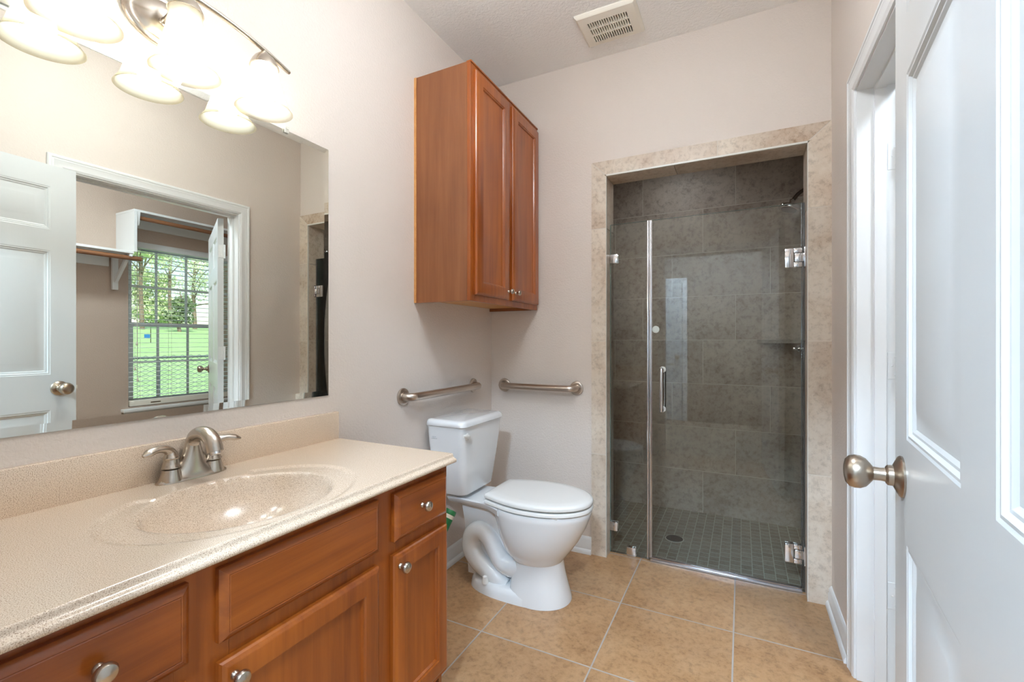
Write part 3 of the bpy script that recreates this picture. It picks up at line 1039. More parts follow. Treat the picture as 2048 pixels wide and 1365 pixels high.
# faucet
FX, FY = -1.333, 0.713
fa = thing('faucet', 'brushed nickel two-handle centerset faucet with arched spout behind the sink', 'faucet', (FX, FY, ZT))
b = nb()
rr = [(0.088, 0.0285, 0.0), (0.088, 0.0285, 0.004), (0.085, 0.0265, 0.007), (0.075, 0.0245, 0.012), (0.060, 0.0235, 0.018), (0.047, 0.0225, 0.026), (0.038, 0.021, 0.036), (0.031, 0.0195, 0.050), (0.025, 0.018, 0.066), (0.020, 0.0172, 0.082), (0.0175, 0.0165, 0.096)]
loft(b, [superellipse(FX, FY, bb, a, ZT + z, 40, 2.4 if z < 0.01 else 2.0) for a, bb, z in rr])
obj('base', b, M['nickel'], fa, angle=60)
b = nb()
tube(b, [(FX, FY, ZT + 0.090), (FX + 0.003, FY, ZT + 0.101), (FX + 0.015, FY, ZT + 0.114), (FX + 0.040, FY, ZT + 0.122), (FX + 0.068, FY, ZT + 0.120), (FX + 0.091, FY, ZT + 0.104), (FX + 0.102, FY, ZT + 0.078)], [0.0178, 0.0175, 0.0175, 0.0182, 0.0190, 0.0196, 0.0200], 28, 8)
obj('spout', b, M['nickel'], fa, angle=60)
b = nb(); lathe(b, [(0.013, 0.0), (0.0128, 0.008), (0.010, 0.010), (0.0, 0.010)], (FX + 0.1015, FY, ZT + 0.080), (0.35, 0, -1), 24)
obj('aerator', b, M['chrome'], fa)
for s in (-1, 1):
    yy = FY + s * 0.0525
    b = nb()
    lathe(b, [(0.028, 0.004), (0.0275, 0.008), (0.0245, 0.018), (0.0215, 0.030), (0.0205, 0.034)], (FX, yy, ZT), (0, 0, 1), 32)
    lathe(b, [(0.0200, 0.0365), (0.0225, 0.038), (0.0225, 0.041), (0.0195, 0.044), (0.0175, 0.056), (0.0170, 0.060), (0.0190, 0.062), (0.0190, 0.065), (0.0165, 0.068), (0.0145, 0.074), (0.0125, 0.080)], (FX, yy, ZT), (0, 0, 1), 32)
    h = obj('handle', b, M['nickel'], fa, angle=50)
    b = nb()
    tube(b, [(FX, yy, ZT + 0.064), (FX, yy + s * 0.003, ZT + 0.079), (FX + 0.003, yy + s * 0.016, ZT + 0.089), (FX + 0.007, yy + s * 0.036, ZT + 0.092), (FX + 0.012, yy + s * 0.056, ZT + 0.088), (FX + 0.016, yy + s * 0.070, ZT + 0.083)], [0.0140, 0.0130, 0.0112, 0.0105, 0.0118, 0.0040], 20, 8, [1, 1, 0.9, 0.8, 0.72, 0.7], up=(0, 0, 1))
    obj('lever', b, M['nickel'], h, angle=60)

# mirror
mi = thing('mirror', 'large frameless wall mirror above the vanity', 'mirror', (XL, 0.70, 0.979))
b = nb(); MM = lambda u, v, w: Vector((XL + w, u, v))
rect_loft(b, MM, 0.196, 1.208, 0.979, 1.8965, [(0, 0.0008), (0, 0.0047), (0.020, 0.0060)])
obj('glass', b, M['mirror'], mi, smooth=False)
for yy in (0.370, 1.030):
    b = nb(); box(b, XL + 0.0062, XL + 0.011, yy - 0.009, yy + 0.009, 1.886, 1.908, 0.002); lathe(b, [(0.006, 0), (0.005, 0.003)], (XL + 0.011, yy, 1.902), (1, 0, 0), 14)
    obj('clip', b, plain('clear_clip', srgb(226, 226, 220), 0.1, 0.0, Alpha=0.6), mi)

# vanity light
LY, LX = 0.672, -1.288
vl = thing('vanity_light', 'brushed nickel three-light wall fixture with bell glass shades above the mirror', 'wall light', (XL, LY, 2.03))
b = nb()
for ring, in ((0,),):
    lathe(b, [(0.0, 0.0005), (0.084, 0.0005), (0.086, 0.006), (0.082, 0.012), (0.072, 0.015), (0.066, 0.014), (0.062, 0.018), (0.030, 0.021), (0.0, 0.022)], (XL, LY, 2.030), (1, 0, 0), 56, False, True, 1.18, 0.80)
obj('back_plate', b, M['nickel'], vl, angle=60)
arch = lambda y: 2.088 - 0.56 * (y - LY) ** 2
b = nb()
tube(b, [(LX, LY + dy, arch(LY + dy)) for dy in (-0.30, -0.22, -0.11, 0, 0.11, 0.22, 0.30)], 0.0068, 16, 6)
for s in (-1, 1):
    lathe(b, [(0.0068, 0), (0.005, 0.004), (0, 0.006)], (LX, LY + s * 0.30, arch(LY + 0.30)), (0, s, -0.33 * 1), 14)
obj('arched_bar', b, M['nickel'], vl, angle=60)
b = nb()
tube(b, [(XL + 0.018, LY - 0.014, 2.024), (XL + 0.045, LY - 0.012, 2.034), (XL + 0.075, LY - 0.006, 2.075), (XL + 0.090, LY, 2.115), (XL + 0.098, LY, 2.118), (LX, LY, 2.092)], [0.0095, 0.008, 0.0068, 0.0068, 0.0068, 0.006], 16, 8)
lathe(b, [(0.012, 0), (0.011, 0.004), (0.0095, 0.006)], (XL + 0.0185, LY - 0.014, 2.024), (1, 0, 0), 20)
obj('arm', b, M['nickel'], vl, angle=60)
for i, dy in enumerate((-0.217, 0.0, 0.218)):
    y = LY + dy
    zt = arch(y)
    zr = 1.878
    b = nb()
    lathe(b, [(0.0, 0), (0.008, -0.001), (0.011, -0.006), (0.017, -0.012), (0.026, -0.020), (0.033, -0.031), (0.0385, -0.043), (0.0405, -0.050), (0.038, -0.050), (0.030, -0.036), (0.0, -0.03)], (LX, y, zt - 0.003), (0, 0, 1), 36, False, False)
    obj('socket_cup', b, M['nickel'], vl, angle=60)
    b = nb()
    z0 = zt - 0.051
    H = z0 - zr
    outer = [(0.0365, 1.0), (0.0375, 0.90), (0.0400, 0.78), (0.0440, 0.64), (0.0500, 0.48), (0.0560, 0.34), (0.0605, 0.22), (0.0660, 0.13), (0.0735, 0.05), (0.0785, 0.0)]
    prof = [(r, h * H) for r, h in outer] + [(r - 0.003, h * H) for r, h in reversed(outer)]
    lathe(b, prof, (LX, y, zr), (0, 0, 1), 48, False, False)
    obj('shade', b, M['shade'], vl, angle=80)
    b = nb()
    lathe(b, [(0.013, 0.085), (0.0135, 0.072), (0.020, 0.060), (0.0275, 0.046), (0.0300, 0.032), (0.0275, 0.018), (0.0200, 0.007), (0.0100, 0.0015), (0.0, 0.0)], (LX, y, zr + 0.022), (0, 0, 1), 28, False, False)
    obj('bulb', b, M['bulb'], vl)

# ------------------------------------------------------------------ wall cabinet over the toilet
WXF, WXD = -1.072, -1.053
wc = thing('wall_cabinet', 'tall stained wood two-door wall cabinet hung above the toilet', 'cabinet', (XL, 2.08, 1.362))
b = nb()
box(b, XL, WXF - 0.018, 1.714, 1.730, 1.362, 2.425); box(b, XL, WXF - 0.018, 2.432, 2.448, 1.362, 2.425)
box(b, XL, WXF - 0.018, 1.730, 2.432, 2.409, 2.425); box(b, XL, XL + 0.006, 1.730, 2.432, 1.395, 2.409)
obj('carcass', b, M['wood_side'], wc)
b = nb(); box(b, XL, WXF - 0.018, 1.730, 2.432, 1.380, 1.395)
obj('bottom_panel', b, M['wood_raw'], wc)['label'] = 'pale unfinished underside panel'
b = nb(); box(b, XL, XL + 0.012, 1.7105, 1.7139, 1.362, 2.425)
obj('scribe_strip', b, M['wood_raw'], wc)
b = nb()
for y0, y1 in ((1.714, 1.752), (2.045, 2.12), (2.410, 2.448)):
    box(b, WXF - 0.018, WXF, y0, y1, 1.362, 2.425, 0.0008, 1)
for y0, y1 in ((1.752, 2.045), (2.12, 2.410)):
    box(b, WXF - 0.018, WXF, y0, y1, 2.385, 2.425); box(b, WXF - 0.018, WXF, y0, y1, 1.362, 1.405)
box(b, WXF - 0.02, WXF + 0.004, 1.713, 2.4495, 2.421, 2.428)
obj('face_frame', b, M['wood_v'], wc)
WM = lambda u, v, w: Vector((WXF + w, u, v))
for y0, y1, ky in ((1.740, 2.064, 2.045), (2.104, 2.436, 2.126)):
    d = cab_door(wc, y0, y1, 1.391, 2.398, WM, WXD - WXF, 0.055, M['wood_v'])
    knob_small(d, ky, 1.432, WXD, 0.0135)


# ------------------------------------------------------------------ grab bars
def grab_bar(p, q, nrm, label):
    p, q, nrm = Vector(p), Vector(q), Vector(nrm)
    d = (q - p).normalized()
    g = thing('grab_bar', label, 'grab bar', tuple((p + q) / 2), 'grab bars over the toilet')
    off = 0.052
    b = nb()
    rr = 0.036
    arc = [p + nrm * 0.004, p + nrm * (off - rr)]
    for k in range(1, 7):
        a = k / 6 * PI / 2
        arc.append(p + nrm * (off - rr + rr * math.sin(a)) + d * (rr - rr * math.cos(a)))
    arc2 = [q + nrm * (off - rr + rr * math.sin(k / 6 * PI / 2)) - d * (rr - rr * math.cos(k / 6 * PI / 2)) for k in range(6, 0, -1)]
    tube(b, arc + arc2 + [q + nrm * (off - rr), q + nrm * 0.004], 0.0188, 24, 0)
    obj('bar', b, M['steel'], g, angle=60)
    for e_ in (p, q):
        b = nb()
        lathe(b, [(0.0, 0.0003), (0.0395, 0.0003), (0.0400, 0.003), (0.0385, 0.008), (0.034, 0.0105), (0.024, 0.0115), (0.020, 0.0095), (0.017, 0.009)], e_, nrm, 40, False, True)
        obj('flange', b, M['steel'], g, angle=40)
    return g


grab_bar((XL, 1.630, 0.927), (XL, 2.238, 0.927), (1, 0, 0), 'brushed steel grab bar on the wall behind the toilet tank')
grab_bar((-1.290, YB, 0.915), (-0.832, YB, 0.915), (0, -1, 0), 'brushed steel grab bar on the wall beside the shower')

# ------------------------------------------------------------------ toilet
TY = 1.955
to = thing('toilet', 'white two-piece elongated toilet with closed lid', 'toilet', (-0.95, TY, 0))


def egg(xb, xt, half, z, n=48, p=2.0, squash=0.0):
    """oval from xb (back) to xt (tip); widest about 40 % from the back"""
    out = []
    for k in range(n):
        t = 2 * PI * k / n
        c, s = math.cos(t), math.sin(t)
        xm = xb + (xt - xb) * 0.44
        a = (xt - xm) if c > 0 else (xm - xb)
        pw = 2.0 if c > 0 else p
        out.append((xm + a * math.copysign(abs(c) ** (2 / pw), c), TY + half * math.copysign(abs(s) ** (2 / (2.15 if c > 0 else pw)), s), z))
    return out


b = nb()
# bowl shell from neck to rim
loft(b, [egg(-0.945, -0.745, 0.085, 0.158, p=2.4), egg(-0.975, -0.724, 0.122, 0.188, p=2.3), egg(-1.005, -0.690, 0.152, 0.232, p=2.2), egg(-1.025, -0.654, 0.170, 0.283, p=2.2), egg(-1.042, -0.622, 0.179, 0.345, p=2.3), egg(-1.053, -0.603, 0.182, 0.395, p=2.4), egg(-1.056, -0.598, 0.183, 0.415, p=2.4), egg(-1.052, -0.602, 0.179, 0.424, p=2.4)], False, True)
# pedestal
loft(b, [egg(-0.965, -0.692, 0.132, 0.001, p=4.0), egg(-0.965, -0.695, 0.129, 0.02, p=4.0), egg(-0.960, -0.712, 0.115, 0.08, p=4.0), egg(-0.955, -0.724, 0.106, 0.13, p=3.5), egg(-0.950, -0.730, 0.102, 0.172, p=3.0), egg(-0.950, -0.73, 0.102, 0.20, p=3.0)], True, True)
# foot plate


def footring(z, g=0.0):
    out = []
    n = 40
    for k in range(n):
        t = 2 * PI * k / n
        c, s = math.cos(t), math.sin(t)
        xm = -0.93
        a = 0.215 if c > 0 else 0.262
        out.append((xm + (a - g) * math.copysign(abs(c) ** 0.8, c), TY + (0.133 - g) * math.copysign(abs(s) ** 0.72, s), z))
    return out


loft(b, [footring(0.0, -0.001), footring(0.028, 0.004), footring(0.045, 0.012), footring(0.050, 0.022)])
# rear web and deck
loft(b, [[(x_, TY + sy_ * w_, z_) for x_, sy_ in ((-1.225 + (0.42 - z_) * 0.05, -1), (-0.93, -1), (-0.93, 1), (-1.225 + (0.42 - z_) * 0.05, 1))] for z_, w_ in ((0.04, 0.045), (0.2, 0.05), (0.30, 0.06), (0.40, 0.078))])
loft(b, [[(x_, TY + y_, z_) for x_, y_ in dk] for z_, dk in (
    (0.388, ((-1.255, -0.080), (-1.05, -0.098), (-0.98, -0.15), (-0.98, 0.15), (-1.05, 0.098), (-1.255, 0.080))),
    (0.398, ((-1.285, -0.098), (-1.06, -0.112), (-0.98, -0.165), (-0.98, 0.165), (-1.06, 0.112), (-1.285, 0.098))),
    (0.420, ((-1.292, -0.105), (-1.06, -0.120), (-0.98, -0.165), (-0.98, 0.165), (-1.06, 0.120), (-1.292, 0.105))),
    (0.425, ((-1.288, -0.101), (-1.06, -0.116), (-0.98, -0.160), (-0.98, 0.160), (-1.06, 0.116), (-1.288, 0.101))))])
obj('bowl', b, M['porcelain'], to, angle=45)
b = nb()
for s in (-1, 1):
    ty = TY + s * 0.050
    tube(b, [(-0.900, ty, 0.140), (-0.955, ty + s * 0.006, 0.128), (-1.008, ty + s * 0.008, 0.143), (-1.045, ty + s * 0.008, 0.190), (-1.078, ty + s * 0.008, 0.243), (-1.122, ty + s * 0.008, 0.268), (-1.168, ty + s * 0.006, 0.240), (-1.180, ty + s * 0.006, 0.185), (-1.150, ty + s * 0.008, 0.130), (-1.095, ty + s * 0.010, 0.092), (-1.030, ty + s * 0.012, 0.062), (-0.985, ty + s * 0.010, 0.040)], [0.046, 0.048, 0.046, 0.044, 0.045, 0.047, 0.049, 0.048, 0.047, 0.045, 0.040, 0.028], 24, 8)
obj('trapway', b, M['porcelain'], to, angle=80)
for s in (-1, 1):
    b = nb(); lathe(b, [(0.016, 0), (0.0165, 0.006), (0.013, 0.024), (0.011, 0.031), (0.006, 0.034), (0, 0.0345)], (-1.075, TY + s * 0.105, 0.046), (0, 0, 1), 24)
    obj('bolt_cap', b, M['seat'], to)


def tank_ring(z, x0, x1, h, r=0.03, bow=0.012, n=6):
    """rounded rectangle, front (x1) slightly bowed"""
    pts = []
    for cx, cy, a0 in ((x1 - r, h - r, 0), (x0 + r, h - r, 90), (x0 + r, -h + r, 180), (x1 - r, -h + r, 270)):
        for k in range(n + 1):
            a = math.radians(a0 + 90 * k / n)
            pts.append((cx + r * math.cos(a), cy + r * math.sin(a)))
    out = []
    for x_, y_ in pts:
        f_ = (x_ - x0) / (x1 - x0)
        out.append((x_ + bow * f_ * (1 - (y_ / h) ** 2), TY + y_, z))
    return out


b = nb()
loft(b, [tank_ring(0.445, -1.345, -1.178, 0.138, 0.035), tank_ring(0.454, -1.350, -1.172, 0.146, 0.035), tank_ring(0.60, -1.352, -1.158, 0.170, 0.03), tank_ring(0.70, -1.353, -1.150, 0.186, 0.028), tank_ring(0.778, -1.353, -1.147, 0.194, 0.026)])
obj('tank', b, M['porcelain'], to, angle=40)
b = nb(); lathe(b, [(0.045, 0), (0.045, 0.026)], (-1.26, TY, 0.421), (0, 0, 1), 24)
for s in (-1, 1):
    lathe(b, [(0.006, 0), (0.006, 0.06)], (-1.26, TY + s * 0.07, 0.40), (0, 0, 1), 10)
obj('gasket', b, M['porcelain'], to)
b = nb()
loft(b, [tank_ring(0.7785, -1.356, -1.140, 0.198, 0.028), tank_ring(0.782, -1.358, -1.136, 0.202, 0.03), tank_ring(0.797, -1.357, -1.139, 0.200, 0.03), tank_ring(0.806, -1.353, -1.146, 0.194, 0.028), tank_ring(0.810, -1.345, -1.157, 0.184, 0.024)])
obj('tank_lid', b, M['porcelain'], to, angle=60)
b = nb()
lathe(b, [(0.0, 0), (0.0175, 0), (0.0175, 0.006), (0.012, 0.011), (0.010, 0.020)], (-1.150, 1.802, 0.733), (1, 0, 0), 24, False)
tube(b, [(-1.135, 1.802, 0.733), (-1.131, 1.790, 0.738), (-1.128, 1.766, 0.744), (-1.126, 1.742, 0.748)], [0.010, 0.0105, 0.0085, 0.007], 14, 4, 0.7)
obj('flush_lever', b, M['seat'], to)
b = nb()
for r_, (z_, segs) in enumerate(((0.727, ((0, .006), (.009, .013), (.017, .021))), (0.719, ((-.004, .006), (.008, .016), (.019, .026))))):
    for a_, c_ in segs:
        ym = TY - 0.1905 + 0.0001
        box(b, -1.318 + a_, -1.318 + c_, TY - 0.1882 - (z_ - 0.70) * 0.103 - 0.0006, TY - 0.1862 - (z_ - 0.70) * 0.103 + 0.0006, z_ - 0.0011, z_ + 0.0011)
obj('printed_mark', b, M['ink'], to, smooth=False)
b = nb()
for k in range(3):
    lathe(b, [(0.0055, 0), (0.0055, 0.004)], (-1.238 + k * 0.012, TY - 0.094, 0.4035), (0, -1, 0), 12)
obj('wing_nut', b, M['brass'], to)
# seat and lid


def seat_ring(z, g=0.0):
    xb, xt, hb, hm, s0 = -1.072 + g, -0.592 - g, 0.128 - g, 0.184 - g, 0.46
    def half(q):
        if q < s0:
            return hb + (hm - hb) * math.sin(PI / 2 * q / s0)
        return hm * max(0.0, 1 - ((q - s0) / (1 - s0)) ** 2.1) ** (1 / 2.1)
    qs = [0.0] + [0.5 * (1 - math.cos(PI * (0.06 + 0.94 * k / 26))) for k in range(27)]
    side = [(xb + (xt - xb) * q, half(q) - (0.006 if k == 0 else 0.0)) for k, q in enumerate(qs)]
    pts = side + [(x_, -y_) for x_, y_ in reversed(side[:-1])]
    return [(x_, TY + y_, z) for x_, y_ in pts]


b = nb()
loft(b, [seat_ring(0.427, 0.006), seat_ring(0.431), seat_ring(0.441), seat_ring(0.446, 0.004)])
obj('seat', b, M['seat'], to, angle=50)
b = nb()
loft(b, [seat_ring(0.4515, 0.008), seat_ring(0.455, 0.001), seat_ring(0.465), seat_ring(0.472, 0.004), seat_ring(0.477, 0.016), seat_ring(0.479, 0.05)])
obj('seat_lid', b, M['seat'], to, angle=50)
for s in (-1, 1):
    b = nb(); box(b, -1.098, -1.060, TY + s * 0.072 - 0.017, TY + s * 0.072 + 0.017, 0.425, 0.452, 0.006)
    obj('seat_hinge', b, M['seat'], to)
    b = nb(); box(b, -0.72, -0.70, TY + s * 0.145 - 0.006, TY + s * 0.145 + 0.006, 0.421, 0.429)
    obj('seat_bumper', b, M['seat'], to)

# leaning cleanser canister between vanity and toilet
cn = thing('cleanser_canister', 'green and white cleanser canister leaning between the vanity and the toilet', 'canister', (-1.262, 1.585, 0.012))
p0, p1 = Vector((-1.326, 1.590, 0.016)), Vector((-1.248, 1.822, 0.368))
dd = (p1 - p0).normalized(); LL = (p1 - p0).length
b = nb(); lathe(b, [(0.027, 0), (0.027, LL * 0.95)], p0, dd, 32, True, False)
obj('body', b, M['cream'], cn)
b = nb(); lathe(b, [(0.0272, LL * 0.50), (0.0275, LL * 0.51), (0.0275, LL * 0.90), (0.0272, LL * 0.91)], p0, dd, 32, False, False)
u_, v_, w_ = frame_of(dd)
geom = [f_ for f_ in b.faces if (f_.calc_center_median() - p0).dot(u_) > -0.008]
bmesh.ops.delete(b, geom=geom, context='FACES')
obj('label_band', b, M['green'], cn)
b = nb(); lathe(b, [(0.027, LL * 0.95), (0.029, LL * 0.955), (0.029, LL * 0.985), (0.027, LL)], p0, dd, 32, False, True)
obj('cap', b, M['green'], cn)
b = nb(); lathe(b, [(0.0265, LL * 1.0005), (0.0265, LL * 1.004), (0.01, LL * 1.002)], p0, dd, 32)
obj('lid_disc', b, M['steel'], cn)

# ------------------------------------------------------------------ shower glass
GY = 2.530
GT = 0.010
ZG = 1.832
fp = thing('glass_panel', 'narrow fixed clear glass panel at the left of the shower', 'glass panel', (-0.55, GY, 0))
b = nb(); box(b, OX0 + 0.004, -0.458, GY - GT / 2, GY + GT / 2, 0.006, ZG)
obj('glass', b, M['glass'], fp, smooth=False)
b = nb(); box(b, OX0 + 0.0005, OX0 + 0.004, GY - GT / 2 - 0.001, GY + GT / 2 + 0.001, 0.004, ZG); box(b, OX0 + 0.004, -0.458, GY - GT / 2, GY + GT / 2, ZG, ZG + 0.0012)
obj('polished_edge', b, M['glass_edge'], fp, smooth=False)
b = nb(); box(b, -0.4575, -0.4475, GY - 0.012, GY + 0.008, 0.006, ZG, 0.002)
obj('edge_seal', b, M['alu'], fp)
for z in (1.640, 0.150):
    b = nb()
    box(b, OX0, OX0 + 0.045, GY - GT / 2 - 0.010, GY - GT / 2 - 0.0005, z - 0.025, z + 0.025, 0.003); box(b, OX0, OX0 + 0.045, GY + GT / 2 + 0.0005, GY + GT / 2 + 0.010, z - 0.025, z + 0.025, 0.003)
    obj('wall_clamp', b, M['chrome'], fp)
b = nb()
box(b, -0.566, -0.516, GY - GT / 2 - 0.010, GY - GT / 2 - 0.0005, 0, 0.052, 0.003); box(b, -0.566, -0.516, GY + GT / 2 + 0.0005, GY + GT / 2 + 0.010, -0.02, 0.052, 0.003)
obj('floor_clamp', b, M['chrome'], fp)

gd = thing('glass_door', 'frameless clear glass shower door with tall pull handle', 'shower door', (-0.10, GY, 0))
gx0, gx1 = -0.437, 0.252
b = nb(); box(b, gx0, gx1, GY - GT / 2, GY + GT / 2, 0.022, ZG)
obj('glass', b, M['glass'], gd, smooth=False)
b = nb(); box(b, gx0, gx1, GY - GT / 2, GY + GT / 2, ZG, ZG + 0.0012); box(b, gx1, gx1 + 0.0012, GY - GT / 2, GY + GT / 2, 0.022, ZG)
obj('polished_edge', b, M['glass_edge'], gd, smooth=False)
b = nb(); box(b, gx0 - 0.008, gx0 - 0.0002, GY - 0.013, GY + 0.008, 0.014, ZG, 0.002); box(b, gx0 + 0.0002, gx0 + 0.006, GY - 0.010, GY - GT / 2 - 0.0003, 0.014, ZG)
obj('strike_seal', b, M['alu'], gd)
b = nb(); box(b, gx1 - 0.004, gx1 + 0.011, GY - 0.010, GY - 0.0055, 0.022, ZG, 0.001)
obj('hinge_side_seal', b, M['strip'], gd)
b = nb(); box(b, gx0, gx1, GY - 0.012, GY + 0.010, 0.004, 0.0215, 0.002); box(b, gx0, gx1, GY - 0.018, GY - 0.012, 0.002, 0.012)
obj('bottom_sweep', b, M['alu'], gd)
hx_ = -0.376
b = nb()
tube(b, [(hx_, GY - 0.006, 1.030), (hx_, GY - 0.040, 1.030), (hx_, GY - 0.052, 1.018), (hx_, GY - 0.052, 0.832), (hx_, GY - 0.040, 0.820), (hx_, GY - 0.006, 0.820)], 0.0095, 20, 3)
tube(b, [(hx_, GY + 0.006, 1.030), (hx_, GY + 0.040, 1.030), (hx_, GY + 0.052, 1.018), (hx_, GY + 0.052, 0.832), (hx_, GY + 0.040, 0.820), (hx_, GY + 0.006, 0.820)], 0.0095, 20, 3)
h = obj('pull_handle', b, M['chrome'], gd, angle=60)
b = nb()
for z in (1.030, 0.820):
    lathe(b, [(0.0, 0.0002), (0.0165, 0.0002), (0.0165, 0.003), (0.011, 0.004)], (hx_, GY - GT / 2, z), (0, -1, 0), 24)
obj('washer', b, M['seat'], h)
for z in (1.575, 0.178):
    b = nb()
    x0 = gx1 - 0.070
    for s in (-1, 1):
        y0 = GY + s * (GT / 2 + 0.006)
        hw = 0.0055
        box(b, x0, x0 + 0.036, y0 - hw, y0 + hw, z - 0.045, z + 0.045, 0.003)
        box(b, x0 + 0.036, gx1, y0 - hw, y0 + hw, z + 0.022, z + 0.045, 0.003)
        box(b, x0 + 0.036, gx1, y0 - hw, y0 + hw, z - 0.045, z - 0.022, 0.003)
        box(b, x0 + 0.040, OX1 - 0.006, y0 - hw - 0.001, y0 + hw + 0.001, z - 0.0205, z + 0.0205, 0.003)
    box(b, OX1 - 0.006, OX1, GY - 0.027, GY + 0.027, z - 0.046, z + 0.046, 0.001)
    obj('hinge', b, M['chrome'], gd)
    b = nb(); box(b, x0 + 0.0362, x0 + 0.0398, GY - GT / 2 - 0.0065, GY - GT / 2 - 0.001, z - 0.021, z + 0.021)
b = nb(); lathe(b, [(0.0, 0.0003), (0.019, 0.0003), (0.0185, 0.0016), (0.0, 0.002)], (-0.412, GY - GT / 2, 1.244), (0, -1, 0), 32)
obj('frosted_disc', b, M['frost'], gd)['label'] = 'small round frosted white disc'

# added fill light, out of view, to brighten the upper shower walls
rl = thing('shower_fill_light', 'small round added fill light in the shower ceiling, out of view', 'added fill light', (-0.40, 3.02, 2.44))
b = nb(); lathe(b, [(0.060, 0.0005), (0.085, 0.0005), (0.084, -0.004), (0.066, -0.006), (0.060, -0.003)], (-0.40, 3.02, 2.44), (0, 0, 1), 40, False, False)
obj('ring', b, M['white'], rl)
b = nb(); lathe(b, [(0.062, -0.001), (0.040, -0.006), (0.0, -0.008)], (-0.40, 3.02, 2.44), (0, 0, 1), 32, False, False)
obj('lens', b, emit('shower_fill_glow', (0.86, 0.95, 1.0, 1), SHOWER_FILL_STRENGTH), rl)

# shower fittings
shd = thing('showerhead', 'chrome shower head on a bent arm at the upper right of the shower', 'shower head', (XR, 3.0, 2.03))
b = nb()
tube(b, [(XR - 0.001, 3.0, 2.035), (0.318, 3.0, 2.030), (0.285, 3.0, 2.010), (0.262, 3.0, 1.982), (0.250, 3.0, 1.966)], 0.0105, 16, 6)
obj('arm', b, plain('dark_bronze_chrome', srgb(120, 112, 106), 0.12, 1.0), shd, angle=60)  # arm metal darker and browner than the head's chrome
b = nb(); lathe(b, [(0.032, 0), (0.03, 0.006), (0.012, 0.012)], (XR, 3.0, 2.035), (-1, 0, 0), 28)
obj('flange', b, M['chrome'], shd)
dh = Vector((-0.30, -0.12, -0.95)).normalized()
o_ = Vector((0.252, 3.0, 1.970))
b = nb(); lathe(b, [(0.0, -0.012), (0.012, -0.010), (0.015, 0.0), (0.013, 0.010), (0.016, 0.016), (0.030, 0.022), (0.052, 0.030), (0.056, 0.036), (0.056, 0.046), (0.053, 0.050), (0.045, 0.051), (0.0, 0.050)], o_, dh, 40)
obj('head', b, M['chrome'], shd, angle=40)
b = nb(); lathe(b, [(0.041, 0.0512), (0.040, 0.053), (0.0, 0.054)], o_, dh, 32)
obj('spray_face', b, M['dark_metal'], shd)
sv = thing('shower_valve', 'chrome shower valve handle on the right shower wall', 'shower valve', (XR, 3.0, 1.14))
b = nb(); lathe(b, [(0.0, 0.0003), (0.080, 0.0003), (0.079, 0.005), (0.060, 0.011), (0.030, 0.014), (0.026, 0.030), (0.018, 0.034)], (XR, 3.0, 1.14), (-1, 0, 0), 40, False)
obj('escutcheon', b, M['chrome'], sv)
b = nb(); lathe(b, [(0.017, 0.033), (0.012, 0.042), (0.011, 0.056), (0.020, 0.062), (0.023, 0.070), (0.020, 0.078), (0.010, 0.084), (0.012, 0.092), (0.009, 0.100), (0, 0.102)], (XR, 3.0, 1.14), (-1, 0, 0), 32)
obj('handle', b, M['chrome'], sv)
b = nb()
prism(b, [(XR, YS), (0.092, YS), (0.110, YS - 0.022), (XR - 0.03, YS - 0.245), (XR, YS - 0.262)], 'z', 1.168, 1.190)
tag(obj('corner_shelf', b, M['shelf_tile']), 'triangular stone corner shelf at the right back of the shower', 'shelf')
dr = thing('floor_drain', 'round dark drain in the mosaic shower floor', 'drain', (-0.365, 2.91, ZS))
b = nb(); lathe(b, [(0.0, 0.0003), (0.054, 0.0003), (0.055, 0.002), (0.050, 0.0032), (0.048, 0.0022)], (-0.365, 2.91, ZS), (0, 0, 1), 40)
obj('ring', b, M['grout'], dr)
b = nb(); lathe(b, [(0.049, 0.0025), (0.048, 0.0038), (0.0, 0.0038)], (-0.365, 2.91, ZS), (0, 0, 1), 40)
obj('grate', b, M['dark_metal'], dr)

# exhaust fan grille
fan = thing('exhaust_fan', 'off-white square exhaust fan grille on the ceiling', 'vent', (-0.578, 2.207, ZC))
fx0, fx1, fy0, fy1 = -0.722, -0.432, 2.085, 2.330
b = nb()
FM = lambda u, v, w: Vector((u, v, ZC - w))
rect_loft(b, FM, fx0, fx1, fy0, fy1, [(0, 0.0005), (0, 0.006), (0.004, 0.012), (0.012, 0.018), (0.048, 0.024)], True, False)
ix0, ix1, iy0, iy1 = fx0 + 0.048, fx1 - 0.048, fy0 + 0.048, fy1 - 0.048
N = 17
pw = (ix1 - ix0) / N
for k in range(N):
    x0 = ix0 + k * pw
    box(b, x0, x0 + pw * 0.46, iy0, iy1, ZC - 0.0245, ZC - 0.0085)
for yy in (iy0 + (iy1 - iy0) * 0.315, iy0 + (iy1 - iy0) * 0.665):
    box(b, ix0, ix1, yy - 0.004, yy + 0.004, ZC - 0.0240, ZC - 0.0085)
obj('grille', b, M['plastic'], fan, angle=25)
b = nb(); box(b, ix0 - 0.002, ix1 + 0.002, iy0 - 0.002, iy1 + 0.002, ZC - 0.008, ZC - 0.004)
obj('cavity', b, M['black'], fan)

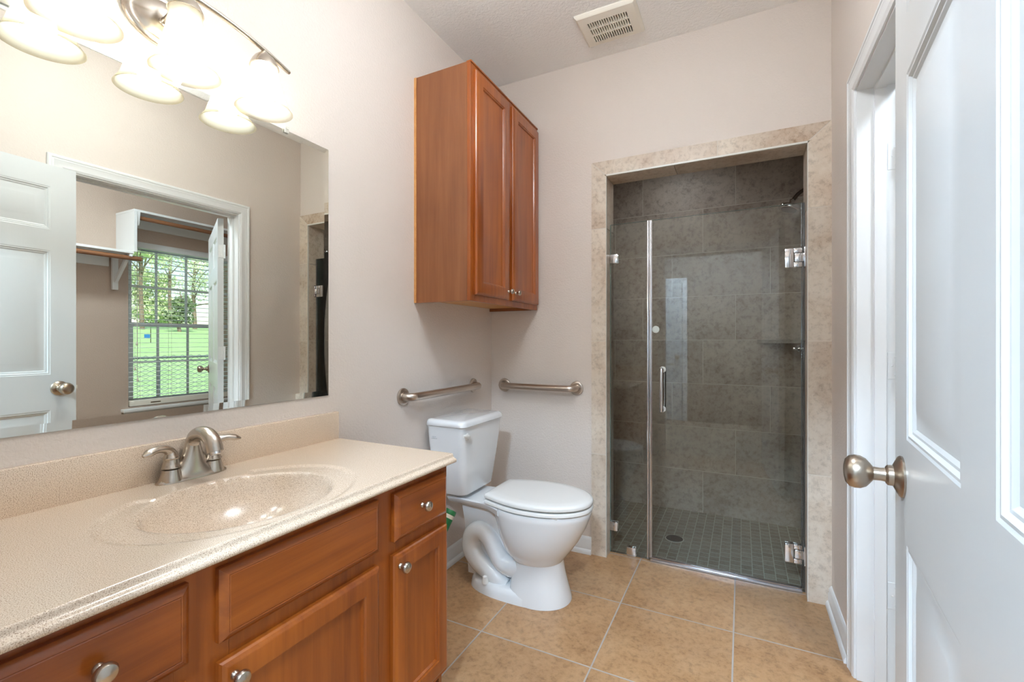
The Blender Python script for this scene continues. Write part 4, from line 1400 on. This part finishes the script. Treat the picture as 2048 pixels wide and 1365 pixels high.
# switch plate and outlet on the front wall, seen in the shower glass
sp_ = thing('switch_plate', 'white three-gang light switch plate reflected in the shower glass', 'light switch', (-0.955, YF, 1.34))
b = nb(); box(b, -1.035, -0.875, YF, YF + 0.006, 1.283, 1.397, 0.003)
obj('plate', b, M['plastic'], sp_)
b = nb(); box(b, -0.925, -0.890, YF + 0.006, YF + 0.010, 1.306, 1.374, 0.002)
obj('rocker', b, M['white'], sp_)
for xx in (-0.955, -1.003):
    b = nb(); box(b, xx - 0.005, xx + 0.005, YF + 0.006, YF + 0.017, 1.332, 1.352, 0.002)
    obj('toggle', b, M['white'], sp_)
ol = thing('outlet', 'white wall outlet above the vanity top, reflected in the shower glass', 'outlet', (-1.17, YF, 1.01))
b = nb(); box(b, -1.228, -1.112, YF, YF + 0.006, 0.972, 1.044, 0.003)
obj('plate', b, M['plastic'], ol)
for xx in (-1.19, -1.15):
    b = nb(); box(b, xx - 0.015, xx + 0.015, YF + 0.006, YF + 0.009, 0.991, 1.025, 0.002)
    rc = obj('receptacle', b, M['white'], ol)
    for zz in (1.001, 1.014):
        b = nb(); box(b, xx - 0.004, xx + 0.005, YF + 0.009, YF + 0.0096, zz - 0.001, zz + 0.001)
        obj('slot', b, M['black'], rc)

# ------------------------------------------------------------------ outside the closet window
b = nb()
gz = lambda x_: -0.35 if x_ < 8 else -0.35 + (x_ - 8) * 0.0640
xs_ = [2.27, 5, 8, 14, 20, 30, 40, 50, 62, 80, 110]
ys_ = [-60, -20, 0, 10, 20, 40, 70, 110]
V = [[b.verts.new((x_, y_, gz(x_) if x_ < 62 else gz(62))) for y_ in ys_] for x_ in xs_]
for i in range(len(xs_) - 1):
    for j in range(len(ys_) - 1):
        b.faces.new((V[i][j], V[i + 1][j], V[i + 1][j + 1], V[i][j + 1]))
struct('ground_lawn', b, M['lawn'], 'bright green lawn rising towards the trees outside', 'lawn')

FXX = 6.8
fe = thing('chain_link_fence', 'grey chain-link fence crossing the lawn outside the window', 'fence', (FXX, 4.5, gz(FXX)))
zt_ = 0.88
b = nb(); lathe(b, [(0.022, 0), (0.022, 10)], (FXX, 0, zt_), (0, 1, 0), 10)
obj('top_rail', b, M['galv'], fe)
for y in (2.05, 4.55, 7.05, 9.55):
    b = nb(); lathe(b, [(0.032, 0), (0.032, zt_ - gz(FXX) - 0.025)], (FXX + 0.055, y, gz(FXX) - 0.02), (0, 0, 1), 12)
    obj('post', b, M['galv'], fe)
b = nb()
dp = 0.075
k = 0
y = 0.0
while y < 10:
    pts = []
    z = gz(FXX) + 0.03
    s = 1 if k % 2 else -1
    while z < zt_ + 0.06:
        pts.append(Vector((FXX - 0.03 + 0.003 * s, y + s * dp * 0.5, z)))
        z += dp * 0.55
        s = -s
    for p, q in zip(pts, pts[1:]):
        bar(b, p, q, 0.0055, 0.0055, up=(1, 0, 0))
    y += dp
    k += 1
obj('wire_mesh', b, M['galv'], fe, smooth=False, fix=False)

for k, (x_, y_, lab) in enumerate(((30.0, 15.1, 'thin wire stake with a blue flag standing on the lawn'), (30.0, 18.7, 'thin bare wire stake standing on the lawn'))):
    stk = thing('marker_stake', lab, 'stake', (x_, y_, gz(x_)))
    b = nb(); bar(b, (x_, y_, gz(x_) - 0.02), (x_, y_, gz(x_) + 0.95), 0.03)
    obj('rod', b, M['dark_metal'], stk)
    if k == 0:
        b = nb(); box(b, x_ - 0.01, x_ + 0.01, y_ - 0.34, y_ - 0.04, gz(x_) + 0.30, gz(x_) + 0.54)
        obj('flag', b, M['blue'], stk)


def tree(name, label, x, y, h, trunk_r, clusters, leaf, size, per, branchy=True):
    z0 = gz(min(x, 62)) - 0.1
    t_ = thing(name, label, 'tree', (x, y, z0), 'trees beyond the lawn')
    b = nb()
    tube(b, [(x, y, z0), (x + 0.1, y - 0.1, z0 + h * 0.35), (x - 0.1, y + 0.15, z0 + h * 0.7), (x, y, z0 + h * 0.95)], [trunk_r, trunk_r * 0.8, trunk_r * 0.55, trunk_r * 0.15], 8, 4)
    if branchy:
        for cx, cy, cz, cr in clusters:
            tube(b, [(x, y, z0 + h * max(0.2, cz - 0.14)), (x + cx * 0.5, y + cy * 0.5, z0 + h * (cz - 0.05)), (x + cx, y + cy, z0 + h * cz)], [trunk_r * 0.35, trunk_r * 0.2, trunk_r * 0.08], 5, 3)
    obj('trunk', b, M['bark'], t_)
    b = nb()
    for cx, cy, cz, cr in clusters:
        c_ = Vector((x + cx, y + cy, z0 + h * cz))
        for _ in range(per):
            d_ = Vector((random.gauss(0, 1), random.gauss(0, 1), random.gauss(0, 0.7)))
            d_ = d_.normalized() * (cr * random.random() ** 0.45)
            p = c_ + d_
            a_ = Vector((random.gauss(0, 1), random.gauss(0, 1), random.gauss(0, 1))).normalized()
            b_ = a_.cross(Vector((random.gauss(0, 1), random.gauss(0, 1), random.gauss(0, 1)))).normalized()
            s_ = size * random.uniform(0.5, 1.3)
            b.faces.new([b.verts.new(p + v_) for v_ in (a_ * s_, b_ * s_ * 0.6, -a_ * s_, -b_ * s_ * 0.6)])
    obj('foliage', b, leaf, t_, smooth=False, fix=False)


def rand_clusters(n, rx, z0, z1, r):
    return [(random.uniform(-rx, rx), random.uniform(-rx, rx), random.uniform(z0, z1), r * random.uniform(0.7, 1.2)) for _ in range(n)]


tree('pine_tree', 'tall pine with sparse high boughs at the left of the window view', 50, 23.6, 16, 0.22, rand_clusters(9, 2.4, 0.45, 0.98, 1.4), M['leaf_pine'], 0.26, 150)
tree('pine_tree', 'second pine beyond the lawn, partly behind the window grid', 68, 35.0, 17, 0.24, rand_clusters(8, 2.2, 0.5, 0.95, 1.5), M['leaf_pine'], 0.28, 130)
tree('pale_tree', 'pale budding tree with lacy crown right of the window centre', 54, 30.6, 14, 0.24, rand_clusters(20, 3.0, 0.22, 0.98, 1.7), M['leaf_pale'], 0.14, 300)
tree('pale_tree', 'second pale tree half hidden behind the open closet door', 60, 40.0, 15, 0.24, rand_clusters(18, 3.2, 0.22, 0.95, 1.7), M['leaf_pale'], 0.15, 260)
tree('cedar_tree', 'low dark cedar at the middle of the tree line', 46, 24.9, 4.2, 0.18, rand_clusters(6, 0.9, 0.3, 0.85, 0.8), M['leaf_dark'], 0.18, 220)
for i, (x_, y_, h_, lab) in enumerate(((82, 31, 9, 'bushy green tree low behind the tall pine'), (86, 42, 10, 'bushy green tree behind the second pine'), (80, 51, 9.5, 'bushy green tree far behind the closet door'), (78, 16, 9, 'bushy green tree beyond the window edge'))):
    tree('bushy_tree', lab, x_, y_, h_, 0.2, rand_clusters(16, 3.6, 0.12, 0.92, 1.8), M['leaf_pine'] if i % 2 else M['leaf_pale'], 0.30, 330, False)
